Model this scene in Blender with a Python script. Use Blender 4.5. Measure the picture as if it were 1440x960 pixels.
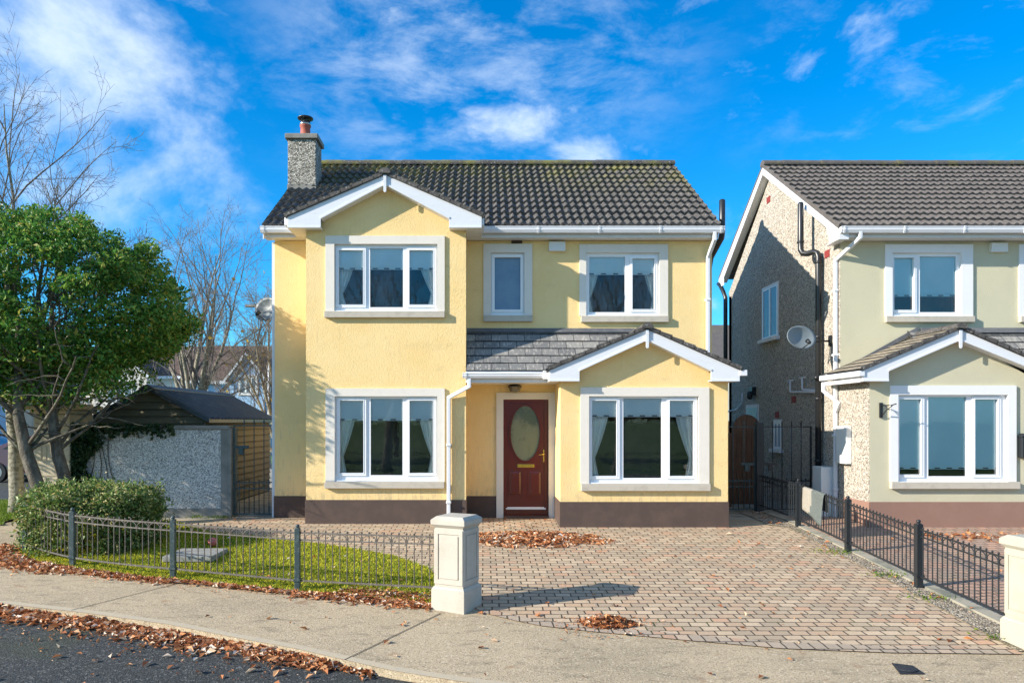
import bpy, math, random
import numpy as np
from mathutils import Vector, Matrix
from mathutils.geometry import tessellate_polygon
random.seed(7); rng = np.random.default_rng(7)
R = math.radians
scene = bpy.context.scene
for o in list(bpy.data.objects): bpy.data.objects.remove(o, do_unlink=True)
col = scene.collection

# ------------------------------------------------------------------ camera, sky, sun, exposure
F = 1050.0; EYE = 1.79; VX, VY = 680.0, 592.0
cam = bpy.data.cameras.new('camera'); camo = bpy.data.objects.new('camera', cam); col.objects.link(camo)
camo.location = (0, 0, EYE); camo.rotation_euler = (R(90), 0, 0)
cam.sensor_width = 36; cam.lens = 36*F/1440; cam.clip_end = 3000; cam.clip_start = .05
cam.shift_x = (720-VX)/1440; cam.shift_y = (VY-480)/1440
scene.camera = camo
SUN_EL, SUN_AZ = 24.5, 250.0            # azimuth measured clockwise from +Y
sd = Vector((math.sin(R(SUN_AZ))*math.cos(R(SUN_EL)), math.cos(R(SUN_AZ))*math.cos(R(SUN_EL)), math.sin(R(SUN_EL))))
sl = bpy.data.lights.new('sun', 'SUN'); sl.energy = 4.5; sl.angle = R(.5); sl.color = (1, .92, .80)
so = bpy.data.objects.new('sun', sl); col.objects.link(so); so.rotation_euler = (-sd).to_track_quat('-Z', 'Y').to_euler()
so.location = sd*60
scene.view_settings.view_transform = 'Standard'; scene.view_settings.look = 'None'
scene.view_settings.gamma = 1; scene.view_settings.exposure = .97
W = bpy.data.worlds.new('World'); scene.world = W; W.use_nodes = True
wn = W.node_tree; wn.nodes.clear()
def nd(t, ty, **k):
    n = t.nodes.new(ty)
    for a, b in k.items(): setattr(n, a, b)
    return n
def math_n(t, op, a, b=None, clamp=False):
    n = nd(t, 'ShaderNodeMath', operation=op, use_clamp=clamp)
    for i, v in enumerate((a, b)):
        if v is None: continue
        if isinstance(v, (int, float)): n.inputs[i].default_value = v
        else: t.links.new(v, n.inputs[i])
    return n.outputs[0]
def maprange(t, v, a, b, c=0, d=1, smooth=True):
    n = nd(t, 'ShaderNodeMapRange'); n.clamp = True
    if smooth: n.interpolation_type = 'SMOOTHSTEP'
    t.links.new(v, n.inputs[0])
    for i, x in zip((1, 2, 3, 4), (a, b, c, d)): n.inputs[i].default_value = x
    return n.outputs[0]
def mixc(t, fac, a, b):
    n = nd(t, 'ShaderNodeMix', data_type='RGBA')
    if isinstance(fac, (int, float)): n.inputs[0].default_value = fac
    else: t.links.new(fac, n.inputs[0])
    for i, v in ((6, a), (7, b)):
        if isinstance(v, (tuple, list)): n.inputs[i].default_value = (*v[:3], 1)
        else: t.links.new(v, n.inputs[i])
    return n.outputs[2]
def build_world():
    t = wn
    sky = nd(t, 'ShaderNodeTexSky', sky_type='NISHITA'); sky.sun_disc = False
    sky.sun_elevation = R(SUN_EL); sky.sun_rotation = R(SUN_AZ); sky.air_density = 1.0; sky.dust_density = .3; sky.ozone_density = 2.5
    hs = nd(t, 'ShaderNodeHueSaturation'); hs.inputs['Saturation'].default_value = 1.5; hs.inputs['Hue'].default_value = .482
    t.links.new(sky.outputs[0], hs.inputs['Color'])
    tint = nd(t, 'ShaderNodeMix', data_type='RGBA', blend_type='MULTIPLY'); tint.inputs[0].default_value = 1
    t.links.new(hs.outputs[0], tint.inputs[6]); tint.inputs[7].default_value = (.28, .60, .84, 1)
    tc = nd(t, 'ShaderNodeTexCoord'); nrm = nd(t, 'ShaderNodeVectorMath', operation='NORMALIZE'); t.links.new(tc.outputs['Generated'], nrm.inputs[0])
    D = nrm.outputs[0]
    def noise(scale, vec, detail=6, dist=0, rough=.55):
        m = nd(t, 'ShaderNodeMapping'); m.inputs['Scale'].default_value = vec[0]; m.inputs['Rotation'].default_value = vec[1]; m.inputs['Location'].default_value = vec[2]
        t.links.new(D, m.inputs[0])
        n = nd(t, 'ShaderNodeTexNoise'); n.inputs['Scale'].default_value = scale; n.inputs['Detail'].default_value = detail
        n.inputs['Roughness'].default_value = rough; n.inputs['Distortion'].default_value = dist
        t.links.new(m.outputs[0], n.inputs[0]); return n.outputs[0]
    def blob(px, py, r0, r1, sx=1, sz=1):       # soft region of the sky round one direction
        c = Vector(((px-VX)/F, 1, (VY-py)/F)).normalized()
        s = nd(t, 'ShaderNodeVectorMath', operation='SUBTRACT'); t.links.new(D, s.inputs[0]); s.inputs[1].default_value = c
        k = nd(t, 'ShaderNodeVectorMath', operation='MULTIPLY'); t.links.new(s.outputs[0], k.inputs[0]); k.inputs[1].default_value = (1/sx, 1, 1/sz)
        l = nd(t, 'ShaderNodeVectorMath', operation='LENGTH'); t.links.new(k.outputs[0], l.inputs[0])
        return maprange(t, l.outputs['Value'], r0, r1, 1, 0)
    big = noise(4.2, ((1, 1, 1.3), (0, .5, 0), (3.1, .4, 1.7)), 12, .25, .62)
    wisp = noise(8.5, ((1, 1, 2.3), (0, -.45, 0), (7.3, 2, .6)), 12, .25, .66)
    puff = noise(9.0, ((1, 1, 1.7), (0, 0, 0), (1.3, 5, 2.6)), 8, .3, .6)
    m1 = math_n(t, 'MULTIPLY', maprange(t, math_n(t, 'ADD', big, math_n(t, 'MULTIPLY', blob(95, 95, .02, .27, .95, 1.05), .36)), .64, .95), .70)
    m1b = math_n(t, 'MULTIPLY', maprange(t, math_n(t, 'ADD', big, math_n(t, 'MULTIPLY', blob(150, 290, .0, .24, 1.1, 1.1), .30)), .60, .92), .62)
    m2 = math_n(t, 'MULTIPLY', maprange(t, wisp, .40, .72), math_n(t, 'MULTIPLY', blob(660, 90, .04, .28, 1.3, .7), .38))
    m3 = math_n(t, 'MULTIPLY', maprange(t, math_n(t, 'ADD', puff, math_n(t, 'MULTIPLY', blob(700, 175, 0, .085, 1.6, .55), .34)), .58, .92), .75)
    m4 = math_n(t, 'MULTIPLY', maprange(t, math_n(t, 'ADD', puff, math_n(t, 'MULTIPLY', blob(845, 218, 0, .075, 1.6, .55), .34)), .58, .92), .6)
    m5 = math_n(t, 'MULTIPLY', maprange(t, wisp, .5, .8), math_n(t, 'MULTIPLY', blob(1400, 30, .02, .26, 1.6, .8), .32))
    m6 = math_n(t, 'MULTIPLY', maprange(t, big, .38, .72), .75)
    cl = m1
    for m in (m1b, m2, m3, m4, m5): cl = math_n(t, 'MAXIMUM', cl, m)
    # unseen white cloud added behind the camera as neutral fill for the facades
    back = math_n(t, 'MULTIPLY', m6, blob(640, 592, .9, .6, 1, 1)); 
    sep = nd(t, 'ShaderNodeSeparateXYZ'); t.links.new(D, sep.inputs[0])
    behind = maprange(t, sep.outputs['Y'], .5, -.2)
    cl = math_n(t, 'MAXIMUM', cl, math_n(t, 'MULTIPLY', m6, behind))
    out = mixc(t, cl, tint.outputs[2], (3.7, 4.15, 4.6))
    bg = nd(t, 'ShaderNodeBackground'); bg.inputs['Strength'].default_value = .15
    t.links.new(out, bg.inputs[0]); ow = nd(t, 'ShaderNodeOutputWorld'); t.links.new(bg.outputs[0], ow.inputs[0])
build_world()

# ------------------------------------------------------------------ helpers
def PX(x, Y): return (x-VX)*Y/F
def PZ(y, Y): return EYE+(VY-y)*Y/F
SL = .055; YF = 13.4
def gz(Y): return -SL*(YF-Y) if 3 <= Y < YF else (0 if Y >= YF else -SL*(YF-3))
def G(px, py):                       # a pixel on the sloping forecourt -> point on the ground
    Y = F*(EYE+SL*YF)/(py-VY+SL*F); return Vector((PX(px, Y), Y, gz(Y)))

def tag(o, label=None, cat=None, group=None, kind=None):
    for k, v in (('label', label), ('category', cat), ('group', group), ('kind', kind)):
        if v: o[k] = v
    return o
def empty(name, loc, label=None, cat=None, group=None):
    o = bpy.data.objects.new(name, None); col.objects.link(o); o.location = loc; o.empty_display_size = .2
    return tag(o, label, cat, group)
def wloc(p):
    v = Vector((0, 0, 0))
    while p is not None: v += p.location; p = p.parent
    return v
class MB:
    def __init__(s): s.v = []; s.f = []; s.m = []; s.sm = []; s.uv = {}
    def add(s, vs, fs, mi=0, smooth=False):
        b = len(s.v); s.v += [tuple(v) for v in vs]
        for f in fs: s.f.append([b+i for i in f]); s.m.append(mi); s.sm.append(smooth)
        return s
    def box(s, a, b, mi=0):
        x0, y0, z0 = a; x1, y1, z1 = b
        return s.add([(x0,y0,z0),(x1,y0,z0),(x1,y1,z0),(x0,y1,z0),(x0,y0,z1),(x1,y0,z1),(x1,y1,z1),(x0,y1,z1)],
              [(0,3,2,1),(4,5,6,7),(0,1,5,4),(1,2,6,5),(2,3,7,6),(3,0,4,7)], mi)
    def prism(s, pts, d, mi=0):            # planar loop of points, extruded by vector d (concave loops allowed)
        n = len(pts); pts = [Vector(p) for p in pts]; d = Vector(d)
        nn = Vector((0,0,0))
        for i in range(n): nn += pts[i].cross(pts[(i+1) % n])
        if nn.dot(d) > 0: pts = pts[::-1]
        tr = tessellate_polygon([pts])
        fs = []
        for t in tr:
            a, b, c = t
            if (pts[b]-pts[a]).cross(pts[c]-pts[a]).dot(d) > 0: a, c = c, a
            fs.append((a, b, c)); fs.append((c+n, b+n, a+n))
        fs += [(i, i+n, (i+1) % n+n, (i+1) % n) for i in range(n)]
        return s.add(list(pts)+[p+d for p in pts], fs, mi)
    def xz(s, pts, y0, y1, mi=0): return s.prism([(x, y0, z) for x, z in pts], (0, y1-y0, 0), mi)
    def yz(s, pts, x0, x1, mi=0): return s.prism([(x0, y, z) for y, z in pts], (x1-x0, 0, 0), mi)
    def xy(s, pts, z0, z1, mi=0): return s.prism([(x, y, z0) for x, y in pts], (0, 0, z1-z0), mi)
    def holes(s, x0, x1, z0, z1, ya, yb, hs, mi=0):      # slab in the XZ plane with rectangular openings
        xs = sorted({x0, x1, *[min(max(v, x0), x1) for h in hs for v in h[:2]]}); zs = sorted({z0, z1, *[min(max(v, z0), z1) for h in hs for v in h[2:]]})
        def solid(i, j):
            if i < 0 or j < 0 or i >= len(xs)-1 or j >= len(zs)-1: return False
            cx = (xs[i]+xs[i+1])/2; cz = (zs[j]+zs[j+1])/2
            return not any(h[0] < cx < h[1] and h[2] < cz < h[3] for h in hs)
        for i in range(len(xs)-1):
            for j in range(len(zs)-1):
                if not solid(i, j): continue
                a, b, c, d = xs[i], xs[i+1], zs[j], zs[j+1]
                s.add([(a,ya,c),(b,ya,c),(b,ya,d),(a,ya,d)], [(0,1,2,3)], mi)
                s.add([(a,yb,c),(b,yb,c),(b,yb,d),(a,yb,d)], [(3,2,1,0)], mi)
                if not solid(i-1, j): s.add([(a,ya,c),(a,yb,c),(a,yb,d),(a,ya,d)], [(3,2,1,0)], mi)
                if not solid(i+1, j): s.add([(b,ya,c),(b,yb,c),(b,yb,d),(b,ya,d)], [(0,1,2,3)], mi)
                if not solid(i, j-1): s.add([(a,ya,c),(b,ya,c),(b,yb,c),(a,yb,c)], [(3,2,1,0)], mi)
                if not solid(i, j+1): s.add([(a,ya,d),(b,ya,d),(b,yb,d),(a,yb,d)], [(0,1,2,3)], mi)
        return s
    def tube(s, pts, r, n=10, mi=0, cap=True, smooth=True):
        pts = [Vector(p) for p in pts]; k = len(pts); rs = r if isinstance(r, (list, tuple)) else [r]*k
        rings = []; prev = None
        for i, p in enumerate(pts):
            d = (pts[min(i+1, k-1)]-pts[max(i-1, 0)]).normalized()
            if prev is None:
                a = d.cross(Vector((0, 0, 1)));
                if a.length < .05: a = d.cross(Vector((1, 0, 0)))
            else: a = prev-d*prev.dot(d)
            a.normalize(); prev = a; b = d.cross(a)
            rings += [p+(a*math.cos(2*math.pi*j/n)+b*math.sin(2*math.pi*j/n))*rs[i] for j in range(n)]
        fs = [(i*n+j, i*n+(j+1) % n, (i+1)*n+(j+1) % n, (i+1)*n+j) for i in range(k-1) for j in range(n)]
        if cap: fs += [tuple(range(n))[::-1], tuple((k-1)*n+j for j in range(n))]
        return s.add(rings, fs, mi, smooth)
    def lathe(s, c, prof, n=16, mi=0, smooth=True):
        vs = [(c[0]+r*math.cos(2*math.pi*j/n), c[1]+r*math.sin(2*math.pi*j/n), c[2]+z) for r, z in prof for j in range(n)]
        k = len(prof)
        fs = [(i*n+j, i*n+(j+1) % n, (i+1)*n+(j+1) % n, (i+1)*n+j) for i in range(k-1) for j in range(n)]
        fs += [tuple(range(n))[::-1], tuple((k-1)*n+j for j in range(n))]
        return s.add(vs, fs, mi, smooth)
    def cut(s): s.cuts = getattr(s, 'cuts', [])+[(len(s.v), len(s.f))]; return s
    def rbar(s, a, b, w, h, mi=0):        # rectangular bar from a to b
        a = Vector(a); b = Vector(b); d = (b-a).normalized()
        u = d.cross(Vector((0,0,1)));
        if u.length < .05: u = Vector((1,0,0))
        u.normalize(); v = u.cross(d)
        q = [(-w/2,-h/2),(w/2,-h/2),(w/2,h/2),(-w/2,h/2)]
        return s.add([p+u*x+v*y for p in (a, b) for x, y in q], [(0,1,2,3),(7,6,5,4),(0,4,5,1),(1,5,6,2),(2,6,7,3),(3,7,4,0)], mi)
    def build(s, name, mat, parent=None, bevel=0, uv=None):
        if getattr(s, 'cuts', None):
            cs = [(0, 0)]+s.cuts+[(len(s.v), len(s.f))]; s.cuts = None
            for (v0, f0), (v1, f1) in zip(cs, cs[1:]):
                if f1 == f0: continue
                q = MB(); q.v = s.v[v0:v1]; q.f = [[i-v0 for i in f] for f in s.f[f0:f1]]; q.m = s.m[f0:f1]; q.sm = s.sm[f0:f1]; o = q.build(name, mat, parent, bevel)
            return o
        me = bpy.data.meshes.new(name); off = wloc(parent)
        me.from_pydata([(v[0]-off.x, v[1]-off.y, v[2]-off.z) for v in s.v], [], s.f)
        for m in (mat if isinstance(mat, (list, tuple)) else [mat]): me.materials.append(m)
        me.polygons.foreach_set('material_index', s.m); me.polygons.foreach_set('use_smooth', s.sm)
        if uv is not None:
            l = me.uv_layers.new(name='UVMap'); vi = np.zeros(len(me.loops), int); me.loops.foreach_get('vertex_index', vi)
            l.data.foreach_set('uv', np.array(uv)[vi].ravel())
        me.update(); o = bpy.data.objects.new(name, me); col.objects.link(o); o.parent = parent
        if bevel:
            b = o.modifiers.new('bevel', 'BEVEL'); b.width = bevel; b.segments = 2; b.limit_method = 'ANGLE'; b.angle_limit = R(50)
        return o
def np_mesh(name, verts, faces, mat, parent=None, smooth=False):        # verts Nx3, faces MxK arrays
    me = bpy.data.meshes.new(name); off = wloc(parent)
    verts = np.asarray(verts, np.float32)-np.array(off, np.float32); M_, K = faces.shape
    me.vertices.add(len(verts)); me.vertices.foreach_set('co', verts.ravel())
    me.loops.add(M_*K); me.loops.foreach_set('vertex_index', faces.ravel().astype(np.int32))
    me.polygons.add(M_); me.polygons.foreach_set('loop_start', np.arange(0, M_*K, K, dtype=np.int32)); me.polygons.foreach_set('loop_total', np.full(M_, K, np.int32))
    me.polygons.foreach_set('use_smooth', np.full(M_, smooth)); me.update(calc_edges=True); me.validate()
    me.materials.append(mat); o = bpy.data.objects.new(name, me); col.objects.link(o); o.parent = parent
    return o
def leaves(name, C, size, mat, parent=None, up=0., aspect=.5, fold=.25, jit=.35, flat=None):
    C = np.asarray(C, float); n = len(C)
    d = rng.normal(size=(n, 3)); d[:, 2] += up; d /= np.linalg.norm(d, axis=1)[:, None]
    nn = rng.normal(size=(n, 3))
    if flat is not None: nn = nn*flat+np.array([0, 0, 1.]); d = d*np.array([1, 1, .3]); d /= np.linalg.norm(d, axis=1)[:, None]
    nn -= d*(nn*d).sum(1)[:, None]; nn /= np.linalg.norm(nn, axis=1)[:, None]
    b = np.cross(nn, d); s = (size*(1+jit*rng.normal(size=n)).clip(.4, 1.8))[:, None]
    v = np.stack([C-d*s*.5, C+b*s*aspect*.5+nn*s*fold*.5-d*s*.05, C+d*s*.5, C-b*s*aspect*.5+nn*s*fold*.5-d*s*.05], 1).reshape(-1, 3)
    base = np.arange(n)[:, None]*4
    f = np.concatenate([base+np.array([[0, 1, 2]]), base+np.array([[0, 2, 3]])])
    return np_mesh(name, v, f, mat, parent)

# ------------------------------------------------------------------ materials
def newmat(name):
    m = bpy.data.materials.new(name); m.use_nodes = True; t = m.node_tree; b = t.nodes['Principled BSDF']; return m, t, b
def texn(t, ty, scale, stretch=(1,1,1), detail=5, dist=0, coord='Object', rough=.6, rot=(0,0,0)):
    tc = nd(t, 'ShaderNodeTexCoord'); mp = nd(t, 'ShaderNodeMapping'); mp.inputs['Scale'].default_value = stretch; mp.inputs['Rotation'].default_value = rot
    t.links.new(tc.outputs[coord], mp.inputs[0])
    if ty == 'noise':
        n = nd(t, 'ShaderNodeTexNoise'); n.inputs['Detail'].default_value = detail; n.inputs['Distortion'].default_value = dist; n.inputs['Roughness'].default_value = rough
    else: n = nd(t, 'ShaderNodeTexVoronoi', feature=dist if isinstance(dist, str) else 'F1')
    n.inputs['Scale'].default_value = scale; t.links.new(mp.outputs[0], n.inputs['Vector']); return n
def mat(name, c, rough=.8, layers=(), bumps=(), metal=0, spec=.5, coat=0, ramp=None):
    m, t, b = newmat(name); cur = c
    if ramp:       # random colour per grain
        n = texn(t, 'voronoi', ramp[0]); sp = nd(t, 'ShaderNodeSeparateColor'); t.links.new(n.outputs['Color'], sp.inputs[0])
        cr = nd(t, 'ShaderNodeValToRGB'); cr.color_ramp.interpolation = 'LINEAR'
        els = cr.color_ramp.elements
        while len(els) < len(ramp[1]): els.new(.5)
        for e, (p, cc) in zip(els, ramp[1]): e.position = p; e.color = (*cc, 1)
        t.links.new(sp.outputs[0], cr.inputs[0]); cur = cr.outputs[0]
    for L in layers:
        n = texn(t, L.get('t', 'noise'), L['s'], L.get('st', (1,1,1)), L.get('d', 6), L.get('dist', 0), L.get('co', 'Object'))
        src = n.outputs[0]
        f = maprange(t, src, L['lo'], L['hi'], 0, L.get('k', 1))
        if 'z' in L:          # where the wear sits: a height range of the thing itself
            tc = nd(t, 'ShaderNodeTexCoord'); sx = nd(t, 'ShaderNodeSeparateXYZ'); t.links.new(tc.outputs['Object'], sx.inputs[0])
            f = math_n(t, 'MULTIPLY', f, maprange(t, sx.outputs['Z'], L['z'][0], L['z'][1]))
        cur = mixc(t, f, cur, L['c'])
    if isinstance(cur, (tuple, list)): b.inputs['Base Color'].default_value = (*cur[:3], 1)
    else: t.links.new(cur, b.inputs['Base Color'])
    b.inputs['Roughness'].default_value = rough; b.inputs['Metallic'].default_value = metal
    b.inputs['Specular IOR Level'].default_value = spec; b.inputs['Coat Weight'].default_value = coat
    prev = None
    for B in bumps:
        n = texn(t, B[0], B[1], B[4] if len(B) > 4 else (1,1,1)); bp = nd(t, 'ShaderNodeBump'); bp.inputs['Strength'].default_value = B[2]; bp.inputs['Distance'].default_value = B[3]
        t.links.new(n.outputs[0], bp.inputs['Height'])
        if prev: t.links.new(prev, bp.inputs['Normal'])
        prev = bp.outputs[0]
    if prev: t.links.new(prev, b.inputs['Normal'])
    return m
def island_mat(name, stops, rough=.6, trans=0, spec=.3):
    m, t, b = newmat(name); g = nd(t, 'ShaderNodeNewGeometry'); cr = nd(t, 'ShaderNodeValToRGB'); els = cr.color_ramp.elements
    while len(els) < len(stops): els.new(.5)
    for e, (p, c) in zip(els, stops): e.position = p; e.color = (*c, 1)
    t.links.new(g.outputs['Random Per Island'], cr.inputs[0]); t.links.new(cr.outputs[0], b.inputs['Base Color'])
    b.inputs['Roughness'].default_value = rough; b.inputs['Specular IOR Level'].default_value = spec
    if trans:
        tl = nd(t, 'ShaderNodeBsdfTranslucent'); t.links.new(cr.outputs[0], tl.inputs[0]); mx = nd(t, 'ShaderNodeMixShader'); mx.inputs[0].default_value = trans
        t.links.new(b.outputs[0], mx.inputs[1]); t.links.new(tl.outputs[0], mx.inputs[2]); t.links.new(mx.outputs[0], t.nodes['Material Output'].inputs[0])
    return m
YEL = (.87, .64, .30)
m_yellow = mat('yellow_render', YEL, .9, [dict(s=1.3, c=(.81, .565, .225), lo=.35, hi=.75, k=.7), dict(s=9, c=(.89, .69, .35), lo=.5, hi=.8, k=.5),
    dict(s=3.0, st=(6, 6, .5), c=(.55, .41, .21), lo=.56, hi=.82, k=.42), dict(s=55, c=(.62, .46, .22), lo=.56, hi=.75, k=.45), dict(s=1.8, st=(1,1,2.4), c=(.68, .50, .23), lo=.55, hi=.78, k=.6), dict(s=5, st=(3,3,1), c=(.42, .33, .19), lo=.46, hi=.66, k=.5, z=(.66, .40)), dict(s=9, st=(5,5,.4), c=(.50, .42, .26), lo=.52, hi=.72, k=.6, z=(2.6, 1.2))],
    [('noise', 45, .45, .02), ('noise', 160, .4, .01)])
m_green = mat('sage_render', (.57, .53, .37), .9, [dict(s=1.3, c=(.50, .47, .33), lo=.35, hi=.75, k=.7), dict(s=60, c=(.38, .39, .26), lo=.56, hi=.75, k=.4)],
    [('noise', 60, .3, .015), ('noise', 180, .3, .008)])
m_plinth = mat('brown_plinth_paint', (.078, .052, .042), .8, [dict(s=3, c=(.14, .088, .065), lo=.4, hi=.8, k=.6), dict(s=14, st=(1,1,.6), c=(.19, .14, .11), lo=.66, hi=.85, k=.4)], [('noise', 60, .3, .01)])
m_plinth2 = mat('tan_plinth_paint', (.27, .155, .115), .85, [dict(s=4, c=(.31, .19, .14), lo=.4, hi=.8, k=.6)], [('noise', 60, .3, .01)])
m_trim = mat('painted_stone_surround', (.72, .67, .59), .7, [dict(s=6, c=(.62, .58, .50), lo=.45, hi=.8, k=.5), dict(s=30, c=(.5, .46, .38), lo=.62, hi=.8, k=.4)], [('noise', 40, .2, .006)])
m_trim_white = mat('white_painted_surround', (.76, .76, .75), .7, [dict(s=6, c=(.68, .68, .66), lo=.45, hi=.8, k=.4)], [('noise', 40, .15, .004)])
m_sill = mat('concrete_sill', (.50, .45, .37), .85, [dict(s=8, c=(.36, .32, .26), lo=.45, hi=.75, k=.6), dict(s=70, c=(.28, .25, .2), lo=.6, hi=.75, k=.5)], [('noise', 90, .3, .006)])
m_pvc = mat('white_pvc', (.70, .71, .73), .3, [dict(s=5, st=(1,1,3), c=(.58, .59, .57), lo=.5, hi=.8, k=.5), dict(s=22, c=(.42, .43, .36), lo=.62, hi=.78, k=.35)])
m_frame = mat('white_window_frame', (.82, .83, .84), .25)
DASH = [(0, (.13, .11, .09)), (.25, (.29, .25, .20)), (.6, (.47, .42, .345)), (1, (.66, .61, .53))]
m_dash = mat('pebble_dash', (.4,.37,.32), .9, ramp=(52, DASH), layers=[dict(s=.8, c=(.38, .34, .28), lo=.45, hi=.8, k=.35)], bumps=[('voronoi', 52, .7, .02)])
m_dash_grey = mat('grey_pebble_dash', (.4,.4,.4), .9, ramp=(62, [(0, (.16, .16, .155)), (.3, (.38, .38, .36)), (.65, (.60, .59, .56)), (1, (.80, .79, .74))]),
    layers=[dict(s=1.5, c=(.48, .46, .42), lo=.45, hi=.8, k=.3)], bumps=[('voronoi', 62, .6, .018)])
m_chim = mat('chimney_pebble_dash', (.4,.37,.32), .9, ramp=(44, [(0, (.05, .045, .035)), (.35, (.22, .20, .165)), (.7, (.40, .37, .31)), (1, (.62, .58, .5))]), bumps=[('voronoi', 44, .8, .02)])
m_tile = mat('weathered_concrete_tile', (.062, .057, .053), .85, [dict(s=7, c=(.12, .11, .10), lo=.4, hi=.75, k=.8), dict(s=26, c=(.36, .34, .31), lo=.55, hi=.68, k=.65),
    dict(s=2.2, c=(.18, .165, .035), lo=.42, hi=.66, k=.85, z=(6.1, 7.7)), dict(s=10, c=(.13, .12, .03), lo=.54, hi=.7, k=.7, z=(5.4, 7.4))], [('noise', 35, .5, .012)])
m_tile2 = mat('grey_concrete_tile', (.095, .083, .076), .85, [dict(s=9, c=(.15, .135, .12), lo=.4, hi=.75, k=.8), dict(s=26, c=(.28, .26, .23), lo=.64, hi=.78, k=.5),
    dict(s=3, c=(.17, .15, .04), lo=.5, hi=.7, k=.7, z=(7.45, 7.75))], [('noise', 35, .5, .012)])
def slate(name, c, c2, c3):
    m, t, b = newmat(name); uv = nd(t, 'ShaderNodeUVMap'); br = nd(t, 'ShaderNodeTexBrick'); t.links.new(uv.outputs[0], br.inputs[0])
    br.inputs['Color1'].default_value = (0,0,0,1); br.inputs['Color2'].default_value = (1,1,1,1); br.inputs['Scale'].default_value = 1
    br.inputs['Brick Width'].default_value = .30; br.inputs['Row Height'].default_value = .20; br.inputs['Mortar Size'].default_value = .006; br.inputs['Mortar'].default_value = (.5,.5,.5,1)
    base = mixc(t, br.outputs[0], c, c2); n = texn(t, 'noise', 9, (3,1,1), co if False else 6)
    base = mixc(t, maprange(t, n.outputs[0], .5, .72, 0, .75), base, c3)
    base = mixc(t, br.outputs[1], base, (.03, .03, .03)); t.links.new(base, b.inputs['Base Color']); b.inputs['Roughness'].default_value = .75
    bp = nd(t, 'ShaderNodeBump'); bp.inputs['Strength'].default_value = .6; bp.inputs['Distance'].default_value = .01; bp.invert = True
    t.links.new(br.outputs[1], bp.inputs['Height']); t.links.new(bp.outputs[0], b.inputs['Normal']); return m
m_slate = slate('flat_grey_tile', (.13, .13, .13), (.25, .24, .22), (.50, .46, .40))
m_slate2 = slate('lichened_tile', (.24, .20, .145), (.34, .28, .20), (.50, .43, .30))
m_lead = mat('lead_flashing', (.10, .105, .115), .5, [dict(s=8, c=(.2, .2, .2), lo=.45, hi=.75, k=.6)])
m_black = mat('black_plastic', (.018, .020, .022), .35)
m_iron = mat('black_painted_iron', (.016, .019, .022), .4, [dict(s=30, c=(.10, .05, .025), lo=.66, hi=.8, k=.5)])
m_rail = mat('weathered_green_iron', (.035, .060, .062), .5, [dict(s=25, c=(.16, .19, .175), lo=.5, hi=.72, k=.6), dict(s=60, c=(.15, .07, .03), lo=.64, hi=.78, k=.7)])
m_railbar = mat('weathered_rail_paint', (.085, .072, .060), .55, [dict(s=40, c=(.22, .19, .155), lo=.45, hi=.7, k=.7)])
m_terr = mat('terracotta', (.38, .09, .05), .7, [dict(s=8, c=(.28, .07, .045), lo=.4, hi=.7)])
m_steel = mat('steel_band', (.5, .5, .5), .3, metal=1)
m_door = mat('mahogany_door', (.115, .015, .008), .28, [dict(s=7, st=(8, 8, .6), c=(.07, .010, .007), lo=.4, hi=.75, k=.6)], coat=.3)
m_brass = mat('polished_brass', (.85, .55, .10), .22, metal=.85)
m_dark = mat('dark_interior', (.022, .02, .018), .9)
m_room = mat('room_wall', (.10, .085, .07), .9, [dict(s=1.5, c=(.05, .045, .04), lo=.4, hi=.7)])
m_blind = mat('pale_roller_blind', (.84, .93, .91), .8, [dict(s=3, c=(.78, .88, .87), lo=.3, hi=.7)])
m_blind2 = mat('teal_roller_blind', (.58, .86, .90), .8, [dict(s=1.2, c=(.50, .80, .85), lo=.3, hi=.7)])
m_slot = mat('blind_eyelet', (.03, .04, .04), .6)
m_curt = mat('cream_curtain', (.82, .86, .80), .9, [dict(s=4, c=(.74, .79, .73), lo=.4, hi=.7)])
m_frost = mat('frosted_glass_pane', (.10, .19, .30), .25, [dict(s=3, c=(.13, .23, .34), lo=.3, hi=.7), dict(s=120, c=(.16, .26, .36), lo=.5, hi=.7, k=.4)], [('noise', 150, .4, .004)], spec=.7)
def glassmat(name, k=.16, tint=(.99, 1, 1)):
    m = bpy.data.materials.new(name); m.use_nodes = True; t = m.node_tree; t.nodes.clear()
    tr = nd(t, 'ShaderNodeBsdfTransparent'); tr.inputs[0].default_value = (*tint, 1); gl = nd(t, 'ShaderNodeBsdfGlossy'); gl.inputs['Roughness'].default_value = .004
    fr = nd(t, 'ShaderNodeFresnel'); fr.inputs[0].default_value = 1.5
    bn = texn(t, 'noise', 1.7); bp = nd(t, 'ShaderNodeBump'); bp.inputs['Strength'].default_value = .05; bp.inputs['Distance'].default_value = .02
    t.links.new(bn.outputs[0], bp.inputs['Height']); t.links.new(bp.outputs[0], gl.inputs['Normal'])
    f = math_n(t, 'ADD', fr.outputs[0], k, True); mx = nd(t, 'ShaderNodeMixShader'); t.links.new(f, mx.inputs[0]); t.links.new(tr.outputs[0], mx.inputs[1]); t.links.new(gl.outputs[0], mx.inputs[2])
    o = nd(t, 'ShaderNodeOutputMaterial'); t.links.new(mx.outputs[0], o.inputs[0]); return m
m_glass = glassmat('window_glass', .06); m_glass_door = mat('obscured_door_glass', (.20, .22, .15), .12, [dict(s=2.2, st=(1,1,.6), c=(.09, .12, .09), lo=.45, hi=.6), dict(s=30, c=(.30, .32, .24), lo=.55, hi=.7, k=.4)], [('noise', 60, .3, .004)], spec=.9); m_glass_car = glassmat('car_glass', .1, (.2, .25, .25))  # door glass: dark and pale reflection tones put into its mottled colour
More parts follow.
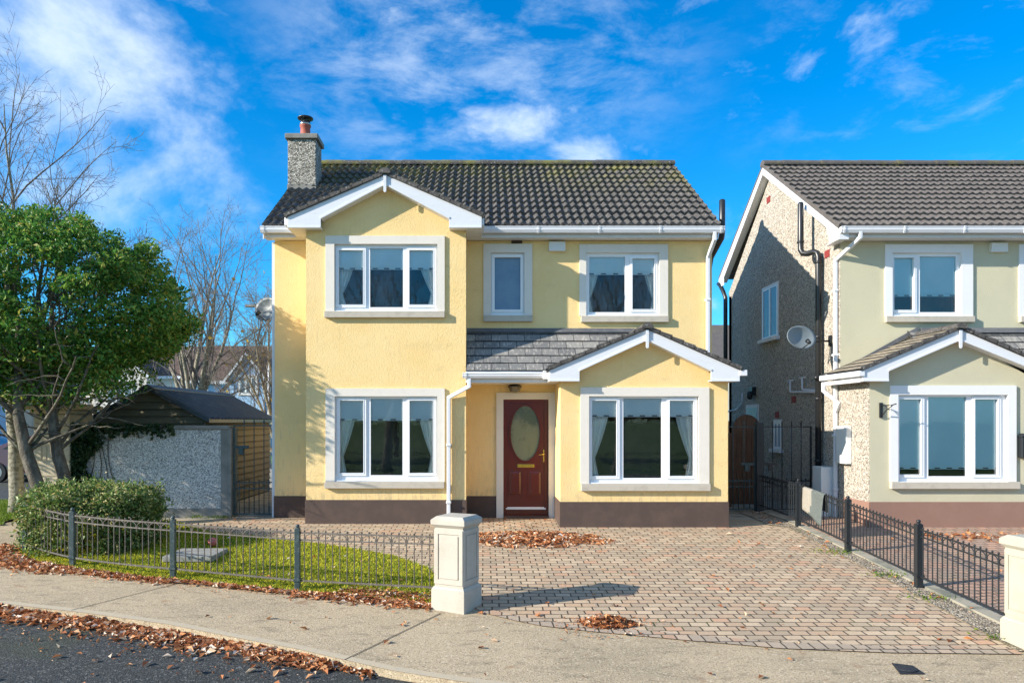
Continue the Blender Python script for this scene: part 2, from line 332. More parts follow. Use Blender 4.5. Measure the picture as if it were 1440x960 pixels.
m_asph = mat('asphalt', (.036, .040, .046), .9, ramp=(60, [(0, (.012, .014, .014)), (.5, (.028, .032, .032)), (.85, (.048, .051, .050)), (1, (.13, .13, .12))]),
    layers=[dict(s=.9, c=(.040, .048, .024), lo=.45, hi=.7, k=.6)], bumps=[('voronoi', 70, .6, .01)])
m_conc = mat('pavement_concrete', (.45, .355, .225), .9, [dict(s=.8, c=(.33, .265, .17), lo=.38, hi=.72, k=.8), dict(s=4, st=(1, 2.4, 1), c=(.21, .165, .105), lo=.50, hi=.70, k=.7),
    dict(s=40, c=(.62, .52, .37), lo=.54, hi=.64, k=.7), dict(s=75, c=(.13, .105, .07), lo=.52, hi=.62, k=.85), dict(s=14, c=(.17, .13, .085), lo=.64, hi=.74, k=.7), dict(s=3.1, c=(.26, .14, .07), lo=.63, hi=.72, k=.7)], [('noise', 60, .4, .01), ('noise', 140, .4, .006)])
m_kerb = mat('kerb_concrete', (.46, .38, .26), .85, [dict(s=20, c=(.36, .33, .27), lo=.45, hi=.7, k=.6)], [('noise', 80, .3, .006)])
m_side = mat('mossy_concrete_path', (.33, .30, .23), .9, [dict(s=3, c=(.12, .13, .10), lo=.45, hi=.65, k=.8), dict(s=40, c=(.34, .32, .27), lo=.55, hi=.7, k=.5)], [('noise', 60, .3, .01)])
def pavers(name, stops, w=.185, h=.132, mortar=(.055, .044, .028)):
    m, t, b = newmat(name); tc = nd(t, 'ShaderNodeTexCoord'); mp = nd(t, 'ShaderNodeMapping'); t.links.new(tc.outputs['Object'], mp.inputs[0])
    wob = nd(t, 'ShaderNodeTexNoise'); wob.inputs['Scale'].default_value = 6; t.links.new(mp.outputs[0], wob.inputs['Vector'])
    sc = nd(t, 'ShaderNodeVectorMath', operation='SCALE'); sc.inputs['Scale'].default_value = .02; t.links.new(wob.outputs['Color'], sc.inputs[0])
    ad = nd(t, 'ShaderNodeVectorMath', operation='ADD'); t.links.new(mp.outputs[0], ad.inputs[0]); t.links.new(sc.outputs[0], ad.inputs[1])
    br = nd(t, 'ShaderNodeTexBrick'); t.links.new(ad.outputs[0], br.inputs[0]); br.inputs['Scale'].default_value = 1
    br.inputs['Color1'].default_value = (0,0,0,1); br.inputs['Color2'].default_value = (1,1,1,1); br.inputs['Mortar'].default_value = (.5,.5,.5,1)
    br.inputs['Brick Width'].default_value = w; br.inputs['Row Height'].default_value = h; br.inputs['Mortar Size'].default_value = .0085; br.inputs['Mortar Smooth'].default_value = .3; br.inputs['Bias'].default_value = 0
    br.offset = .42; br.squash = 1.0
    cr = nd(t, 'ShaderNodeValToRGB'); els = cr.color_ramp.elements
    while len(els) < len(stops): els.new(.5)
    for e, (p, c) in zip(els, stops): e.position = p; e.color = (*c, 1)
    cr.color_ramp.interpolation = 'CONSTANT'
    t.links.new(br.outputs[0], cr.inputs[0]); cur = cr.outputs[0]
    n = texn(t, 'noise', 40); cur = mixc(t, maprange(t, n.outputs[0], .45, .75, 0, .45), cur, (.22, .17, .12))
    n = texn(t, 'noise', .9); cur = mixc(t, maprange(t, n.outputs[0], .4, .7, 0, .35), cur, (.33, .27, .19))
    n2 = texn(t, 'noise', 1.6, detail=4); mor = mixc(t, maprange(t, n2.outputs[0], .52, .68), mortar, (.06, .075, .015))
    cur = mixc(t, br.outputs[1], cur, mor); t.links.new(cur, b.inputs['Base Color']); b.inputs['Roughness'].default_value = .85
    bp = nd(t, 'ShaderNodeBump'); bp.inputs['Strength'].default_value = 1; bp.inputs['Distance'].default_value = .012; bp.invert = True
    t.links.new(br.outputs[1], bp.inputs['Height']); b2 = nd(t, 'ShaderNodeBump'); b2.inputs['Strength'].default_value = .4; b2.inputs['Distance'].default_value = .006
    nn = texn(t, 'noise', 60); t.links.new(nn.outputs[0], b2.inputs['Height']); t.links.new(bp.outputs[0], b2.inputs['Normal']); t.links.new(b2.outputs[0], b.inputs['Normal']); return m
m_pave = pavers('block_paving', [(0, (.48, .335, .215)), (.18, (.52, .39, .255)), (.34, (.49, .335, .21)), (.46, (.45, .345, .23)), (.62, (.57, .43, .285)), (.78, (.40, .30, .20)), (.93, (.54, .325, .20))])
m_pave2 = pavers('red_block_paving', [(0, (.38, .25, .18)), (.25, (.44, .26, .18)), (.5, (.38, .26, .19)), (.75, (.48, .29, .20))])
m_gravel = mat('gravel_strip', (.3,.27,.22), .9, ramp=(42, [(0, (.08, .065, .05)), (.35, (.27, .215, .15)), (.7, (.46, .38, .27)), (1, (.68, .59, .45))]), layers=[dict(s=2, c=(.12, .12, .04), lo=.55, hi=.7, k=.5)], bumps=[('voronoi', 42, 1, .04)])
m_grassbase = mat('lawn_soil', (.16, .17, .02), .95, [dict(s=3, c=(.17, .19, .02), lo=.4, hi=.7), dict(s=30, c=(.07, .06, .02), lo=.5, hi=.7, k=.7)], [('noise', 40, .5, .02)])
m_ground = mat('rough_grass', (.06, .13, .02), .95, [dict(s=.3, c=(.10, .20, .03), lo=.35, hi=.7), dict(s=8, c=(.035, .06, .02), lo=.5, hi=.7, k=.6)])
m_blade = island_mat('moss_green_grass', [(0, (.14, .18, .01)), (.3, (.34, .36, .015)), (.7, (.56, .53, .03)), (1, (.70, .64, .07))], .7, .35)
m_blade2 = island_mat('verge_grass', [(0, (.06, .12, .012)), (.5, (.13, .22, .02)), (1, (.24, .30, .03))], .7, .35)
m_leaf_ev = island_mat('glossy_evergreen_leaf', [(0, (.035, .12, .02)), (.4, (.08, .235, .035)), (.7, (.16, .33, .045)), (.88, (.32, .42, .08)), (1, (.40, .32, .06))], .42, .38, .4)
m_leaf_hedge = island_mat('hedge_leaf', [(0, (.05, .10, .02)), (.35, (.11, .19, .04)), (.65, (.20, .28, .06)), (.85, (.40, .40, .17)), (1, (.52, .40, .14))], .45, .28, .4)
m_leaf_ivy = island_mat('ivy_leaf', [(0, (.012, .032, .012)), (1, (.035, .075, .025))], .5, .1)
m_dead = island_mat('dead_leaf', [(0, (.17, .055, .022)), (.2, (.40, .15, .055)), (.45, (.58, .25, .10)), (.6, (.30, .10, .04)), (.78, (.66, .36, .17)), (.88, (.72, .54, .36)), (1, (.82, .74, .64))], .75, .2)
m_bark = mat('grey_bark', (.085, .072, .052), .9, [dict(s=10, st=(1,1,.5), c=(.17, .15, .115), lo=.42, hi=.65), dict(s=28, c=(.05, .042, .03), lo=.56, hi=.7, k=.8), dict(s=4, c=(.10, .12, .05), lo=.5, hi=.7, k=.5)], [('noise', 25, .7, .03)])
m_bark2 = mat('pale_bark', (.30, .28, .21), .85, [dict(s=9, st=(1,1,2), c=(.15, .135, .09), lo=.45, hi=.62), dict(s=22, st=(1,1,1.6), c=(.045, .04, .03), lo=.58, hi=.68, k=.9)], [('noise', 20, .6, .03)])
m_twig = mat('twig_bark', (.13, .115, .10), .85, [dict(s=6, c=(.22, .20, .175), lo=.4, hi=.65)])
m_stone = mat('carved_pillar_stone', (.46, .42, .35), .8, [dict(s=3, c=(.37, .335, .27), lo=.4, hi=.7, k=.7), dict(s=25, c=(.36, .31, .24), lo=.58, hi=.74, k=.6), dict(s=90, c=(.62, .56, .45), lo=.55, hi=.7, k=.5)], [('noise', 60, .3, .006)])
m_stone_lt = mat('cream_painted_pillar', (.41, .38, .30), .75, [dict(s=4, c=(.34, .31, .24), lo=.4, hi=.7, k=.6)], [('noise', 60, .2, .005)])
m_pier = mat('cream_block_pier', (.50, .43, .30), .85, [dict(s=3, c=(.40, .34, .23), lo=.4, hi=.7), dict(s=14, c=(.25, .23, .13), lo=.6, hi=.75, k=.6)], [('noise', 40, .4, .01)])
m_cem = mat('cement_render', (.25, .24, .215), .9, [dict(s=4, c=(.17, .17, .15), lo=.4, hi=.7), dict(s=40, c=(.32, .31, .28), lo=.55, hi=.7, k=.5)], [('noise', 50, .3, .01)])
m_shedwood = mat('tan_shed_board', (.155, .135, .085), .8, [dict(s=5, st=(1, .3, 6), c=(.13, .11, .065), lo=.4, hi=.7), dict(s=20, st=(1, .2, 8), c=(.09, .065, .035), lo=.6, hi=.75, k=.7)], [('noise', 20, .4, .01, (1, .2, 6))])
m_corr = mat('dark_corrugated_sheet', (.030, .045, .062), .4, [dict(s=4, c=(.06, .078, .095), lo=.45, hi=.75)], spec=.6)
m_gatewood = mat('brown_gate_board', (.13, .072, .04), .8, [dict(s=5, st=(8, 8, .5), c=(.10, .042, .02), lo=.4, hi=.7), dict(s=12, c=(.05, .025, .015), lo=.66, hi=.72)], [('noise', 12, .4, .01, (8, 8, .4))])
m_box = mat('white_meter_box', (.72, .73, .70), .5)
m_red = mat('red_vent_grille', (.30, .045, .040), .7)
m_dish = mat('grey_satellite_dish', (.17, .20, .21), .45, [dict(s=12, c=(.13, .15, .16), lo=.5, hi=.75, k=.6)])
m_slab = mat('grey_concrete_cover', (.22, .22, .20), .9, [dict(s=12, c=(.30, .30, .27), lo=.4, hi=.7)])

# ------------------------------------------------------------------ ground
def sheet(name, pts, dz, m, thick=0):
    """flat sheet following the forecourt's slope; pts in plan"""
    def clip(P, f):
        out = []
        for i in range(len(P)):
            a, b = P[i], P[(i+1) % len(P)]; fa, fb = f(a), f(b)
            if fa >= 0: out.append(a)
            if fa*fb < 0: k = fa/(fa-fb); out.append((a[0]+(b[0]-a[0])*k, a[1]+(b[1]-a[1])*k))
        return out
    mb = MB()
    for lo, hi in ((-1e4, 3), (3, YF), (YF, 1e4)):
        P = clip(clip(pts, lambda p: p[1]-lo), lambda p: hi-p[1])
        if len(P) < 3: continue
        V = [Vector((p[0], p[1], gz(min(max(p[1], lo), hi-1e-6) if hi < 1e4 else p[1])+dz)) for p in P]
        tr = tessellate_polygon([[Vector((v.x, v.y, 0)) for v in V]])
        fs = []
        for a, b, c in tr:
            fs.append((a, b, c) if (V[b]-V[a]).cross(V[c]-V[a]).z > 0 else (c, b, a))
        mb.add(V, fs)
    if thick:
        n = len(pts)
        for i in range(n):
            a, b = pts[i], pts[(i+1) % n]; K = 6
            for j in range(K):
                p = [a[k]+(b[k]-a[k])*j/K for k in (0, 1)]; q = [a[k]+(b[k]-a[k])*(j+1)/K for k in (0, 1)]
                mb.add([(p[0], p[1], gz(p[1])+dz), (q[0], q[1], gz(q[1])+dz), (q[0], q[1], gz(q[1])+dz-thick), (p[0], p[1], gz(p[1])+dz-thick)], [(3, 2, 1, 0)])
    return tag(mb.build(name, m), kind='structure')
KERB = [(-30, 7.5), (-14, 8.9), (-8.2, 8.95), (-5.46, 8.45), (-4.3, 8.10), (-3.27, 7.73), (-2.5, 7.36), (-1.75, 7.02), (-1.28, 6.76), (-.8, 6.5), (-.24, 6.28), (.6, 6.02), (2.2, 5.75), (5, 5.55), (12, 5.4), (40, 5.3)]
BACKL = [(40, 13.6), (9.5, 13.6), (-4.2, 13.6), (-8.3, 13.6), (-8.6, 12.95), (-14, 12.2), (-30, 12)]
sheet('ground', [(-900, -900), (900, -900), (900, 1500), (-900, 1500)], -.16, m_ground)
sheet('road', [(-120, 15.5), (-30, 12), (-30, -4.5), (60, -4.5), (60, 5.0), (60, 13), (-6, 13), (-6, 15)], -.075, m_asph)
sheet('side_road', [(-120, 17.3), (-8, 17.3), (-8, 33), (-120, 33)], -.07, m_asph)
sheet('pavement', KERB+BACKL, 0, m_conc, .07)
sheet('kerb', KERB[1:]+[(x-.03*0, y+.10) for x, y in KERB[1:]][::-1], .004, m_kerb)
sheet('far_pavement', [(60, -4.5), (-30, -4.5), (-30, -7), (60, -7)], 0, m_conc, .1)
sheet('yard', [(-8.3, 13.6), (20, 13.6), (20, 28), (-8.3, 28)], .0, m_side)
# expansion joints in the pavement
def joint(a, b, w=.012):
    d = Vector((b[0]-a[0], b[1]-a[1])); n = Vector((-d.y, d.x)).normalized()*w/2
    return [(a[0]-n.x, a[1]-n.y), (b[0]-n.x, b[1]-n.y), (b[0]+n.x, b[1]+n.y), (a[0]+n.x, a[1]+n.y)]
m_joint = mat('joint_filler', (.055, .048, .038), .95)
for i, (a, b) in enumerate([(G(262, 817), G(100, 858)), (G(620, 862), G(484, 928)), (G(20, 776), G(-60, 800))]):
    sheet('pavement_joint', joint(a, b), .006, m_joint)
DR = [G(680, 862), G(720, 872), G(760, 880), G(830, 888), G(960, 900), G(1100, 912), G(1250, 918), G(1437, 920)]
DRV = [(p.x, p.y) for p in DR]
drive = DRV+[(5.08, 9.08), (5.20, 12.83), (4.75, 12.95), (4.2, 12.75), (4.2, 14), (-4.8, 14), (-4.8, 12.5), (-4.45, 12.3), (-3.4, 11.9), (-2.2, 11.3), (-1.3, 10.7), (-.74, 10.0), (-.45, 9.2), (-.2, 8.5)]
sheet('driveway', drive, .008, m_pave)
edge = DRV; m_edge = pavers('edging_block', [(0, (.42, .33, .24)), (.3, (.38, .30, .22)), (.6, (.48, .36, .25)), (.85, (.46, .29, .19))], .13, .2)
sheet('driveway_edging', [(x, y-.01) for x, y in edge]+[(x, y+.17) for x, y in edge[::-1]], .012, m_edge)
sheet('neighbour_driveway', [(5.5, 6.95), (20, 6.6), (20, 14), (5.5, 14)], .008, m_pave2)
sheet('gravel_strip', [(4.97, 6.95), (5.32, 6.9), (5.33, 9.08), (5.42, 12.8), (5.44, 14.8), (5.0, 14.8), (4.95, 13.0), (5.22, 12.83), (5.09, 9.08)], .012, m_gravel)
sheet('fence_kerb', [(5.33, 7.2), (5.50, 7.2), (5.56, 14.8), (5.42, 14.8), (5.35, 9)], .03, m_side, .03)
LAWN = [(-7.1, 11.9), (-6.8, 10.9), (-6.2, 10.35), (-5.5, 9.98), (-3.9, 9.38), (-2.2, 8.85), (-1.2, 8.55), (-.6, 8.42), (-.45, 8.9), (-.74, 10.0), (-1.3, 10.7), (-2.2, 11.3), (-3.4, 11.9), (-4.45, 12.3), (-4.8, 12.6), (-5.5, 13.3), (-7.0, 13.6)]
sheet('lawn_soil', LAWN, .02, m_grassbase)
VERGE = [(-8.35, 12.98), (-8.5, 13.2), (-8.6, 16.6), (-30, 16.8), (-30, 12), (-14, 12.25)]
sheet('verge_soil', VERGE, .02, m_grassbase)
def inside(P, x, y):
    r = np.zeros(len(x), bool); n = len(P)
    for i in range(n):
        x0, y0 = P[i]; x1, y1 = P[(i+1) % n]
        c = ((y0 > y) != (y1 > y)); xi = (x1-x0)*(y-y0)/((y1-y0) if y1 != y0 else 1e-9)+x0
        r ^= c & (x < xi)
    return r
gzv = np.vectorize(gz)
def grass(name, P, n, h, m, label, keep=None):
    xs = [p[0] for p in P]; ys = [p[1] for p in P]; x = rng.uniform(min(xs), max(xs), n); y = rng.uniform(min(ys), max(ys), n)
    k = inside(P, x, y); 
    if keep is not None: k &= keep(x, y)
    x, y = x[k], y[k]; n = len(x); z = gzv(y)+.015
    a = rng.uniform(0, 2*np.pi, n); w = .006+.006*rng.random(n); hh = h*(.5+rng.random(n)); l = rng.normal(size=(n, 2))*.6*hh[:, None]
    B = np.stack([x, y, z], 1); dx = np.stack([np.cos(a)*w, np.sin(a)*w, 0*a], 1); T = B+np.stack([l[:, 0], l[:, 1], hh], 1)
    v = np.stack([B-dx, B+dx, T], 1).reshape(-1, 3)
    return tag(np_mesh(name, v, np.arange(3*n).reshape(-1, 3), m), label, 'grass', kind='stuff')
grass('lawn_grass', LAWN, 110000, .028, m_blade, 'bright mossy yellow green lawn behind the curved railing')
grass('long_grass', LAWN, 5000, .075, m_blade2, 'longer darker grass tufts scattered through the mossy lawn')
grass('verge_grass', VERGE[:3]+[(-14, 16.7), (-14, 12.25)], 30000, .05, m_blade2, 'green grass verge round the pale tree trunk')

# ------------------------------------------------------------------ house building pieces
def window(par, Y, op, sur, sill, panes, blind=None, curt='', m_sur=None, bm=None, frost=False, label=None, shut=()):
    """op/sur/sill/panes are read in photo pixels on the wall plane and turned into metres there"""
    x = lambda p: PX(p, Y); z = lambda p: PZ(p, Y); m_sur = m_sur or m_trim; bm = bm or m_blind
    O = (x(op[0]), x(op[1]), z(op[3]), z(op[2]))
    S = (x(sur[0]), x(sur[1]), z(sill[2])+.004, z(sur[2]))
    w = MB(); w.holes(S[0], S[1], S[2], S[3], Y-.032, Y-.001, [(O[0], O[1], -9, O[3])]) if O[2] <= S[2]+.02 else w.holes(*S, Y-.032, Y-.001, [O])
    w.holes(O[0]-.019, O[1]+.019, O[2]-.015, O[3]+.019, Y, Y+.1, [O])
    wo = w.build('window', m_sur, par, .004)
    if label: wo['label'] = label
    Yi = Y-.03
    f = MB(); P = [(x(a), x(b), z(d), z(c)) for a, b, c, d in panes]
    f.holes(*O, Yi+.065, Yi+.125, P)
    for i, (a, b, c, d) in enumerate(P):
        if i in shut: f.holes(a-.048, b+.048, c-.048, d+.048, Yi+.045, Yi+.0645, [(a, b, c, d)]); f.holes(a-.012, b+.012, c-.012, d+.012, Yi+.040, Yi+.0455, [(a, b, c, d)])
    f.box((O[0]-.01, Y-.02, O[2]-.0), (O[1]+.01, Yi+.064, O[2]+.018))
    f.build('frame', m_frame, wo, .003)
    s = MB(); s.box((x(sill[0]), Y-.075, z(sill[3])), (x(sill[1]), Y+.06, z(sill[2]))); s.build('sill', m_sill, wo, .006)
    g = MB()
    for a, b, c, d in P: g.add([(a-.005, Yi+.095, c-.005), (b+.005, Yi+.095, c-.005), (b+.005, Yi+.095, d+.005), (a-.005, Yi+.095, d+.005)], [(0, 1, 2, 3)])
    g.build('pane', m_frost if frost else m_glass, wo)
    if frost: return wo
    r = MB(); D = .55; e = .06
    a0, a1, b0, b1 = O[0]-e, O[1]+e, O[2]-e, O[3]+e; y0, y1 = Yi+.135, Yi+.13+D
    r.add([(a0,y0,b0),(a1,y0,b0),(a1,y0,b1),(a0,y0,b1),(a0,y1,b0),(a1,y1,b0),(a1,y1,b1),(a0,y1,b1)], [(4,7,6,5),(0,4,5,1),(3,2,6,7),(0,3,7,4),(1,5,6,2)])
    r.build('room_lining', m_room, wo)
    if blind:
        zb = z(blind); b = MB(); xs = np.linspace(O[0]+.02, O[1]-.02, 2)
        b.box((O[0]+.005, Yi+.1125, zb), (O[1]-.005, Yi+.117, O[3]-.005)); b.box((O[0]+.02, Yi+.106, zb+.055), (O[1]-.02, Yi+.1124, zb+.085), 0)
        n = max(3, int((O[1]-O[0])/.2)); 
        for i in range(n):
            c = O[0]+(i+.5)*(O[1]-O[0])/n; b.box((c-.045, Yi+.106, zb+.012), (c+.045, Yi+.112, zb+.030), 1)
        b.build('blind', [bm, m_slot], wo)
    for c in curt:
        nz, nx = 14, 22; top = O[3]-.05; wt = (O[1]-O[0])*.17; x0 = O[0]+.03 if c == 'L' else O[1]-.03; sg = 1 if c == 'L' else -1
        vs = []; H = top-O[2]-.03
        for j in range(nz+1):
            v = j/nz; wd = wt*(1.15-.85*min(1, v/.72)**1.5 if v < .72 else .30+.25*((v-.72)/.28))
            for i in range(nx+1):
                u = i/nx; vs.append((x0+sg*u*wd, Yi+.160+.018*math.sin(u*nx*.95)*(1-.3*v), top-v*H))
        cm = MB().add(vs, [(j*(nx+1)+i, j*(nx+1)+i+1, (j+1)*(nx+1)+i+1, (j+1)*(nx+1)+i) for j in range(nz) for i in range(nx)], 0, True)
        cm.build('curtain', m_curt, wo)
    return wo
def hole(Y, op): return (PX(op[0], Y)-.02, PX(op[1], Y)+.02, PZ(op[3], Y)-.016, PZ(op[2], Y)+.02)

def tiled(name, O, U, V, width, length, m, parent, kind='roll', gauge=.30, roll=.15, amp=.028, seed=1, step=.028, clip=None):
    """one roof slope: overlapping courses; U runs along the eave, V up the slope"""
    O = Vector(O); U = Vector(U).normalized(); V = Vector(V).normalized(); N = U.cross(V)
    if N.z < 0: N = -N
    rr = random.Random(seed); vs = []; fs = []; uv = []; rows = int(math.ceil(length/gauge))
    nx = max(2, int(width/(roll/6))) if kind == 'roll' else max(2, int(width/.15))
    th = .016
    for r in range(rows):
        v0 = r*gauge; v1 = min((r+1)*gauge+.02, length); off = (r % 2)*roll if kind == 'roll' else 0
        b = len(vs); tj = {}
        for i in range(nx+1):
            u = width*i/nx
            if kind == 'roll':
                k = int((u+off)/(2*roll)); 
                if k not in tj: tj[k] = (rr.uniform(-.006, .006), rr.uniform(-.008, .008))
                ph = ((u+off)/roll) % 1; h = amp*(math.sin(math.pi*min(1, ph/.62)) if ph < .62 else -.18*math.sin(math.pi*(ph-.62)/.38)); jz, jv = tj[k]
            else:
                k = int(u/.3+r*.5)
                if k not in tj: tj[k] = (rr.uniform(-.003, .004), rr.uniform(-.006, .006))
                h = 0; jz, jv = tj[k]
            for (vv, lift) in ((v0+jv, 0-.002), (v0+jv, step+jz), (v1, jz*.3)):
                p = O+U*u+V*vv+N*(h+lift); vs.append(p); uv.append((u, vv))
        for i in range(nx):
            a = b+i*3; c = a+3; fs += [(a, c, c+1, a+1), (a+1, c+1, c+2, a+2)]
    mb = MB(); mb.add(vs, fs, 0, False)
    # solid underside
    q = [O-N*.03, O+U*width-N*.03, O+U*width+V*length-N*.03, O+V*length-N*.03]
    mb.add(q, [(3, 2, 1, 0)]); uv += [(0, 0)]*4
    for a, c in ((0, 3), (1, 2)):
        p, s_ = q[a], q[c]; mb.add([p, s_, s_+N*(.03+step), p+N*(.03+step)], [(0, 1, 2, 3), (3, 2, 1, 0)][:1]); uv += [(0, 0)]*4
    o = mb.build(name, m, parent, uv=uv)
    return o
def ridge_tiles(mb, a, b, r=.11, n=None):
    a = Vector(a); b = Vector(b); L = (b-a).length; n = n or max(2, int(L/.42)); d = (b-a)/n; u = d.normalized(); s = u.cross(Vector((0, 0, 1))).normalized()
    for i in range(n):
        p, q = a+d*i-u*.012, a+d*(i+1)+u*.02; rr = r*(1+.05*(i % 2))
        ring = lambda c, R_: [c+s*R_*math.cos(t)+Vector((0, 0, 1))*(R_*.75*math.sin(t)) for t in np.linspace(-.25, math.pi+.25, 9)]
        A, B = ring(p, rr), ring(q, rr*.96); mb.add(A+B, [(j, j+1, j+10, j+9) for j in range(8)]+[tuple(range(9))[::-1], tuple(range(9, 18))], 0, False)
def gutter(mb, x0, x1, Yf, zt, zb, step=.95, seed=0):
    """gutter along X, its front at Yf"""
    h = zt-zb; prof = [(Yf+.11, zt), (Yf, zt), (Yf-.004, zt-.014), (Yf+.006, zt-.02), (Yf+.006, zt-h*.55), (Yf+.028, zb), (Yf+.085, zb), (Yf+.11, zt-h*.4)]
    mb.yz(prof, x0, x1)
    n = max(1, int((x1-x0)/step))
    for i in range(n+1):
        c = x0+.06+(x1-x0-.12)*i/n; p2 = [(Yf+.1, zt+.003), (Yf-.008, zt+.003), (Yf-.010, zt-.016), (Yf-.002, zt-.022), (Yf-.002, zt-h*.55), (Yf+.022, zb-.007), (Yf+.09, zb-.007), (Yf+.1, zt-h*.4)]
        mb.yz(p2, c-.018, c+.018)
def gable_trim(par, Yf, Yw, bx, zs, roofm, ridge_back, seed, kind='slate', wl=None, wr=None):
    """barge boards, ridge and two small slopes of a projecting gable.
    bx = (outer left, inner left, apex, inner right, outer right); zs = (box bottom, box top, inner foot, inner apex, outer apex)"""
    xl, il, ax, ir, xr = bx; zb, zt, zi, za, zo = zs
    b = MB()
    b.xz([(xl, zb), (il, zb), (il, zi), (ax, za), (ax, zo), (xl, zt)], Yf, Yf+.028)
    b.xz([(ax+.001, za), (ir, zi), (ir, zb), (xr, zb), (xr, zt), (ax+.001, zo)], Yf, Yf+.028)
    # raised lower edging of the boards
    for (p, q) in (((il, zi), (ax, za)), ((ir, zi), (ax, za))):
        d = Vector((q[0]-p[0], 0, q[1]-p[1])).normalized(); n = Vector((-d.z, 0, d.x)); n = n if n.z > 0 else -n
        P = Vector((p[0], Yf-.012, p[1])); Q = Vector((q[0], Yf-.012, q[1])); b.prism([P, Q, Q+n*.035, P+n*.035], (0, .011, 0))
    b.box((xl+.003, Yf-.012, zb), (il, Yf-.001, zb+.03)); b.box((xr-.003, Yf-.012, zb), (ir, Yf-.001, zb+.03))
    # finial
    b.xz([(ax-.026, zo-.01), (ax+.026, zo-.01), (ax+.026, za-.11), (ax+.013, za-.135), (ax-.013, za-.135), (ax-.026, za-.11)], Yf-.03, Yf-.013)
    # soffits
    b.prism([(il, Yf+.028, zi), (ax, Yf+.028, za), (ax, Yf+.028, za+.015), (il, Yf+.028, zi+.015)], (0, Yw-Yf-.03, 0))
    b.prism([(ir, Yf+.028, zi), (ax, Yf+.028, za), (ax, Yf+.028, za+.015), (ir, Yf+.028, zi+.015)], (0, Yw-Yf-.03, 0))
    b.box((xl+.002, Yf+.028, zb+.002), (il, Yw-.002, zb+.02)); b.box((ir, Yf+.028, zb+.002), (xr-.002, Yw-.002, zb+.02))
    b.box((xl, Yf+.028, zb+.003), (xl+.02, Yw+.6, zt)); b.box((xr-.02, Yf+.028, zb+.003), (xr, Yw+.6, zt))
    b.build('barge_board', m_pvc, par, .003)
    if wl is not None: MB().box((xl+.021, Yw, zb+.003), (wl-.002, Yw+.58, zb+.02)).build('soffit', m_pvc, par)
    if wr is not None: MB().box((wr+.002, Yw, zb+.003), (xr-.021, Yw+.58, zb+.02)).build('soffit', m_pvc, par)
    # slopes
    D = ridge_back-Yf+.03
    for s_, xe, ze in ((-1, xl, zt), (1, xr, zt)):
        run = Vector((ax-xe, 0, zo-ze)); L = run.length; d = run.normalized(); O = Vector((xe, Yf-.03, ze+.035))-d*.05
        tiled('porch_roof' if kind == 'slate' else 'gable_roof', O, (0, 1, 0), d, D, L+.05, roofm, par, 'roll' if kind == 'roll' else 'flat', gauge=.2 if kind == 'slate' else .30, seed=seed+s_, step=.018 if kind == 'slate' else .024)
    e = MB()     # rough mortar and tile ends along the verge
    for xe in (xl, xr):
        e.cut(); run = Vector((ax-xe, 0, zo-zt)); n = int(run.length/.2); d = run/n
        for i in range(n):
            p = Vector((xe, Yf-.035, zt+.012))+d*i; u = d.normalized(); nn = Vector((-u.z, 0, u.x)); nn = nn if nn.z > 0 else -nn
            h = .042+.01*random.random(); e.prism([p-u*.01, p+d+u*.004, p+d+nn*h+u*.004, p+nn*(h+.022)-u*.01], (0, .04, 0))
    e.build('verge_tiles', roofm if kind == 'roll' else m_tile, par)
    r = MB(); ridge_tiles(r, (ax, Yf-.05, zo+.035), (ax, ridge_back, zo+.035), .10); r.build('ridge_tiles', m_tile if kind != 'x' else roofm, par)
def downpipe(pts, par, m=None, name='downpipe', w=.066, clips=()):
    d = MB()
    for a, b in zip(pts, pts[1:]): 
        a, b = Vector(a), Vector(b); u = (b-a).normalized()*.02
        d.rbar(a-u, b+u, w, w)
    for z in clips: p = pts[-1]; d.box((p[0]-w/2-.012, p[1]-w/2-.012, z), (p[0]+w/2+.012, p[1]+w/2+.04, z+.045))
    return d.build(name, m or m_pvc, par, .012)

# ------------------------------------------------------------------ the yellow house
YM, YB, YP = 13.8, 13.12, 12.8
XL, XR, XB0, XB1, XP0, XP1 = -3.86, 4.22, -3.12, -.31, 1.317, 4.19
ZPL, ZE = .41, 5.12
H = empty('detached_house', (0, YM, 0), 'yellow rendered two-storey house with a red door and projecting gabled bay', 'house', 'two-storey houses')
op_ub = (470.5, 615, 343.5, 438); op_lb = (471, 615, 557, 676.5); op_st = (690.6, 737.3, 355.5, 443.5); op_ur = (824, 927, 355.5, 444.2); op_pp = (828, 982, 557, 679.5)
DO = (PX(707.8, YM), PX(771.4, YM), -.02, PZ(561.4, YM))
w = MB()
w.holes(XL, XB0, ZPL, ZE, YM, YM+.28, [])
w.holes(XB1, XR, ZPL, ZE, YM, YM+.28, [hole(YM, op_st), hole(YM, op_ur), (DO[0], DO[1], -1, DO[3]), (1.5, 4.1, -1, 2.3)])
w.holes(XB0, XB1, ZPL, 5.15, YB, YB+.12, [hole(YB, op_ub), hole(YB, op_lb)])
w.box((XB0, YB+.12, ZPL), (XB0+.1, YM, 5.15)); w.box((XB1-.1, YB+.12, ZPL), (XB1, YM, 5.15))
axU = PX(541.5, 12.92); zaU = PZ(246, 12.92)
w.xz([(XB0, 5.15), (XB1, 5.15), (axU, zaU-.05)], YB, YB+.12)
w.holes(XP0, XP1, ZPL, 2.50, YP, YP+.14, [hole(YP, op_pp)])
w.box((XP0, YP+.14, ZPL), (XP0+.12, YM, 2.50)); w.box((XP1-.12, YP+.14, ZPL), (XP1, YM, 2.50))
axP = PX(910, 12.62); zaP = PZ(463, 12.62)
w.xz([(XP0, 2.5), (XP1, 2.5), (axP, zaP-.05)], YP, YP+.14)
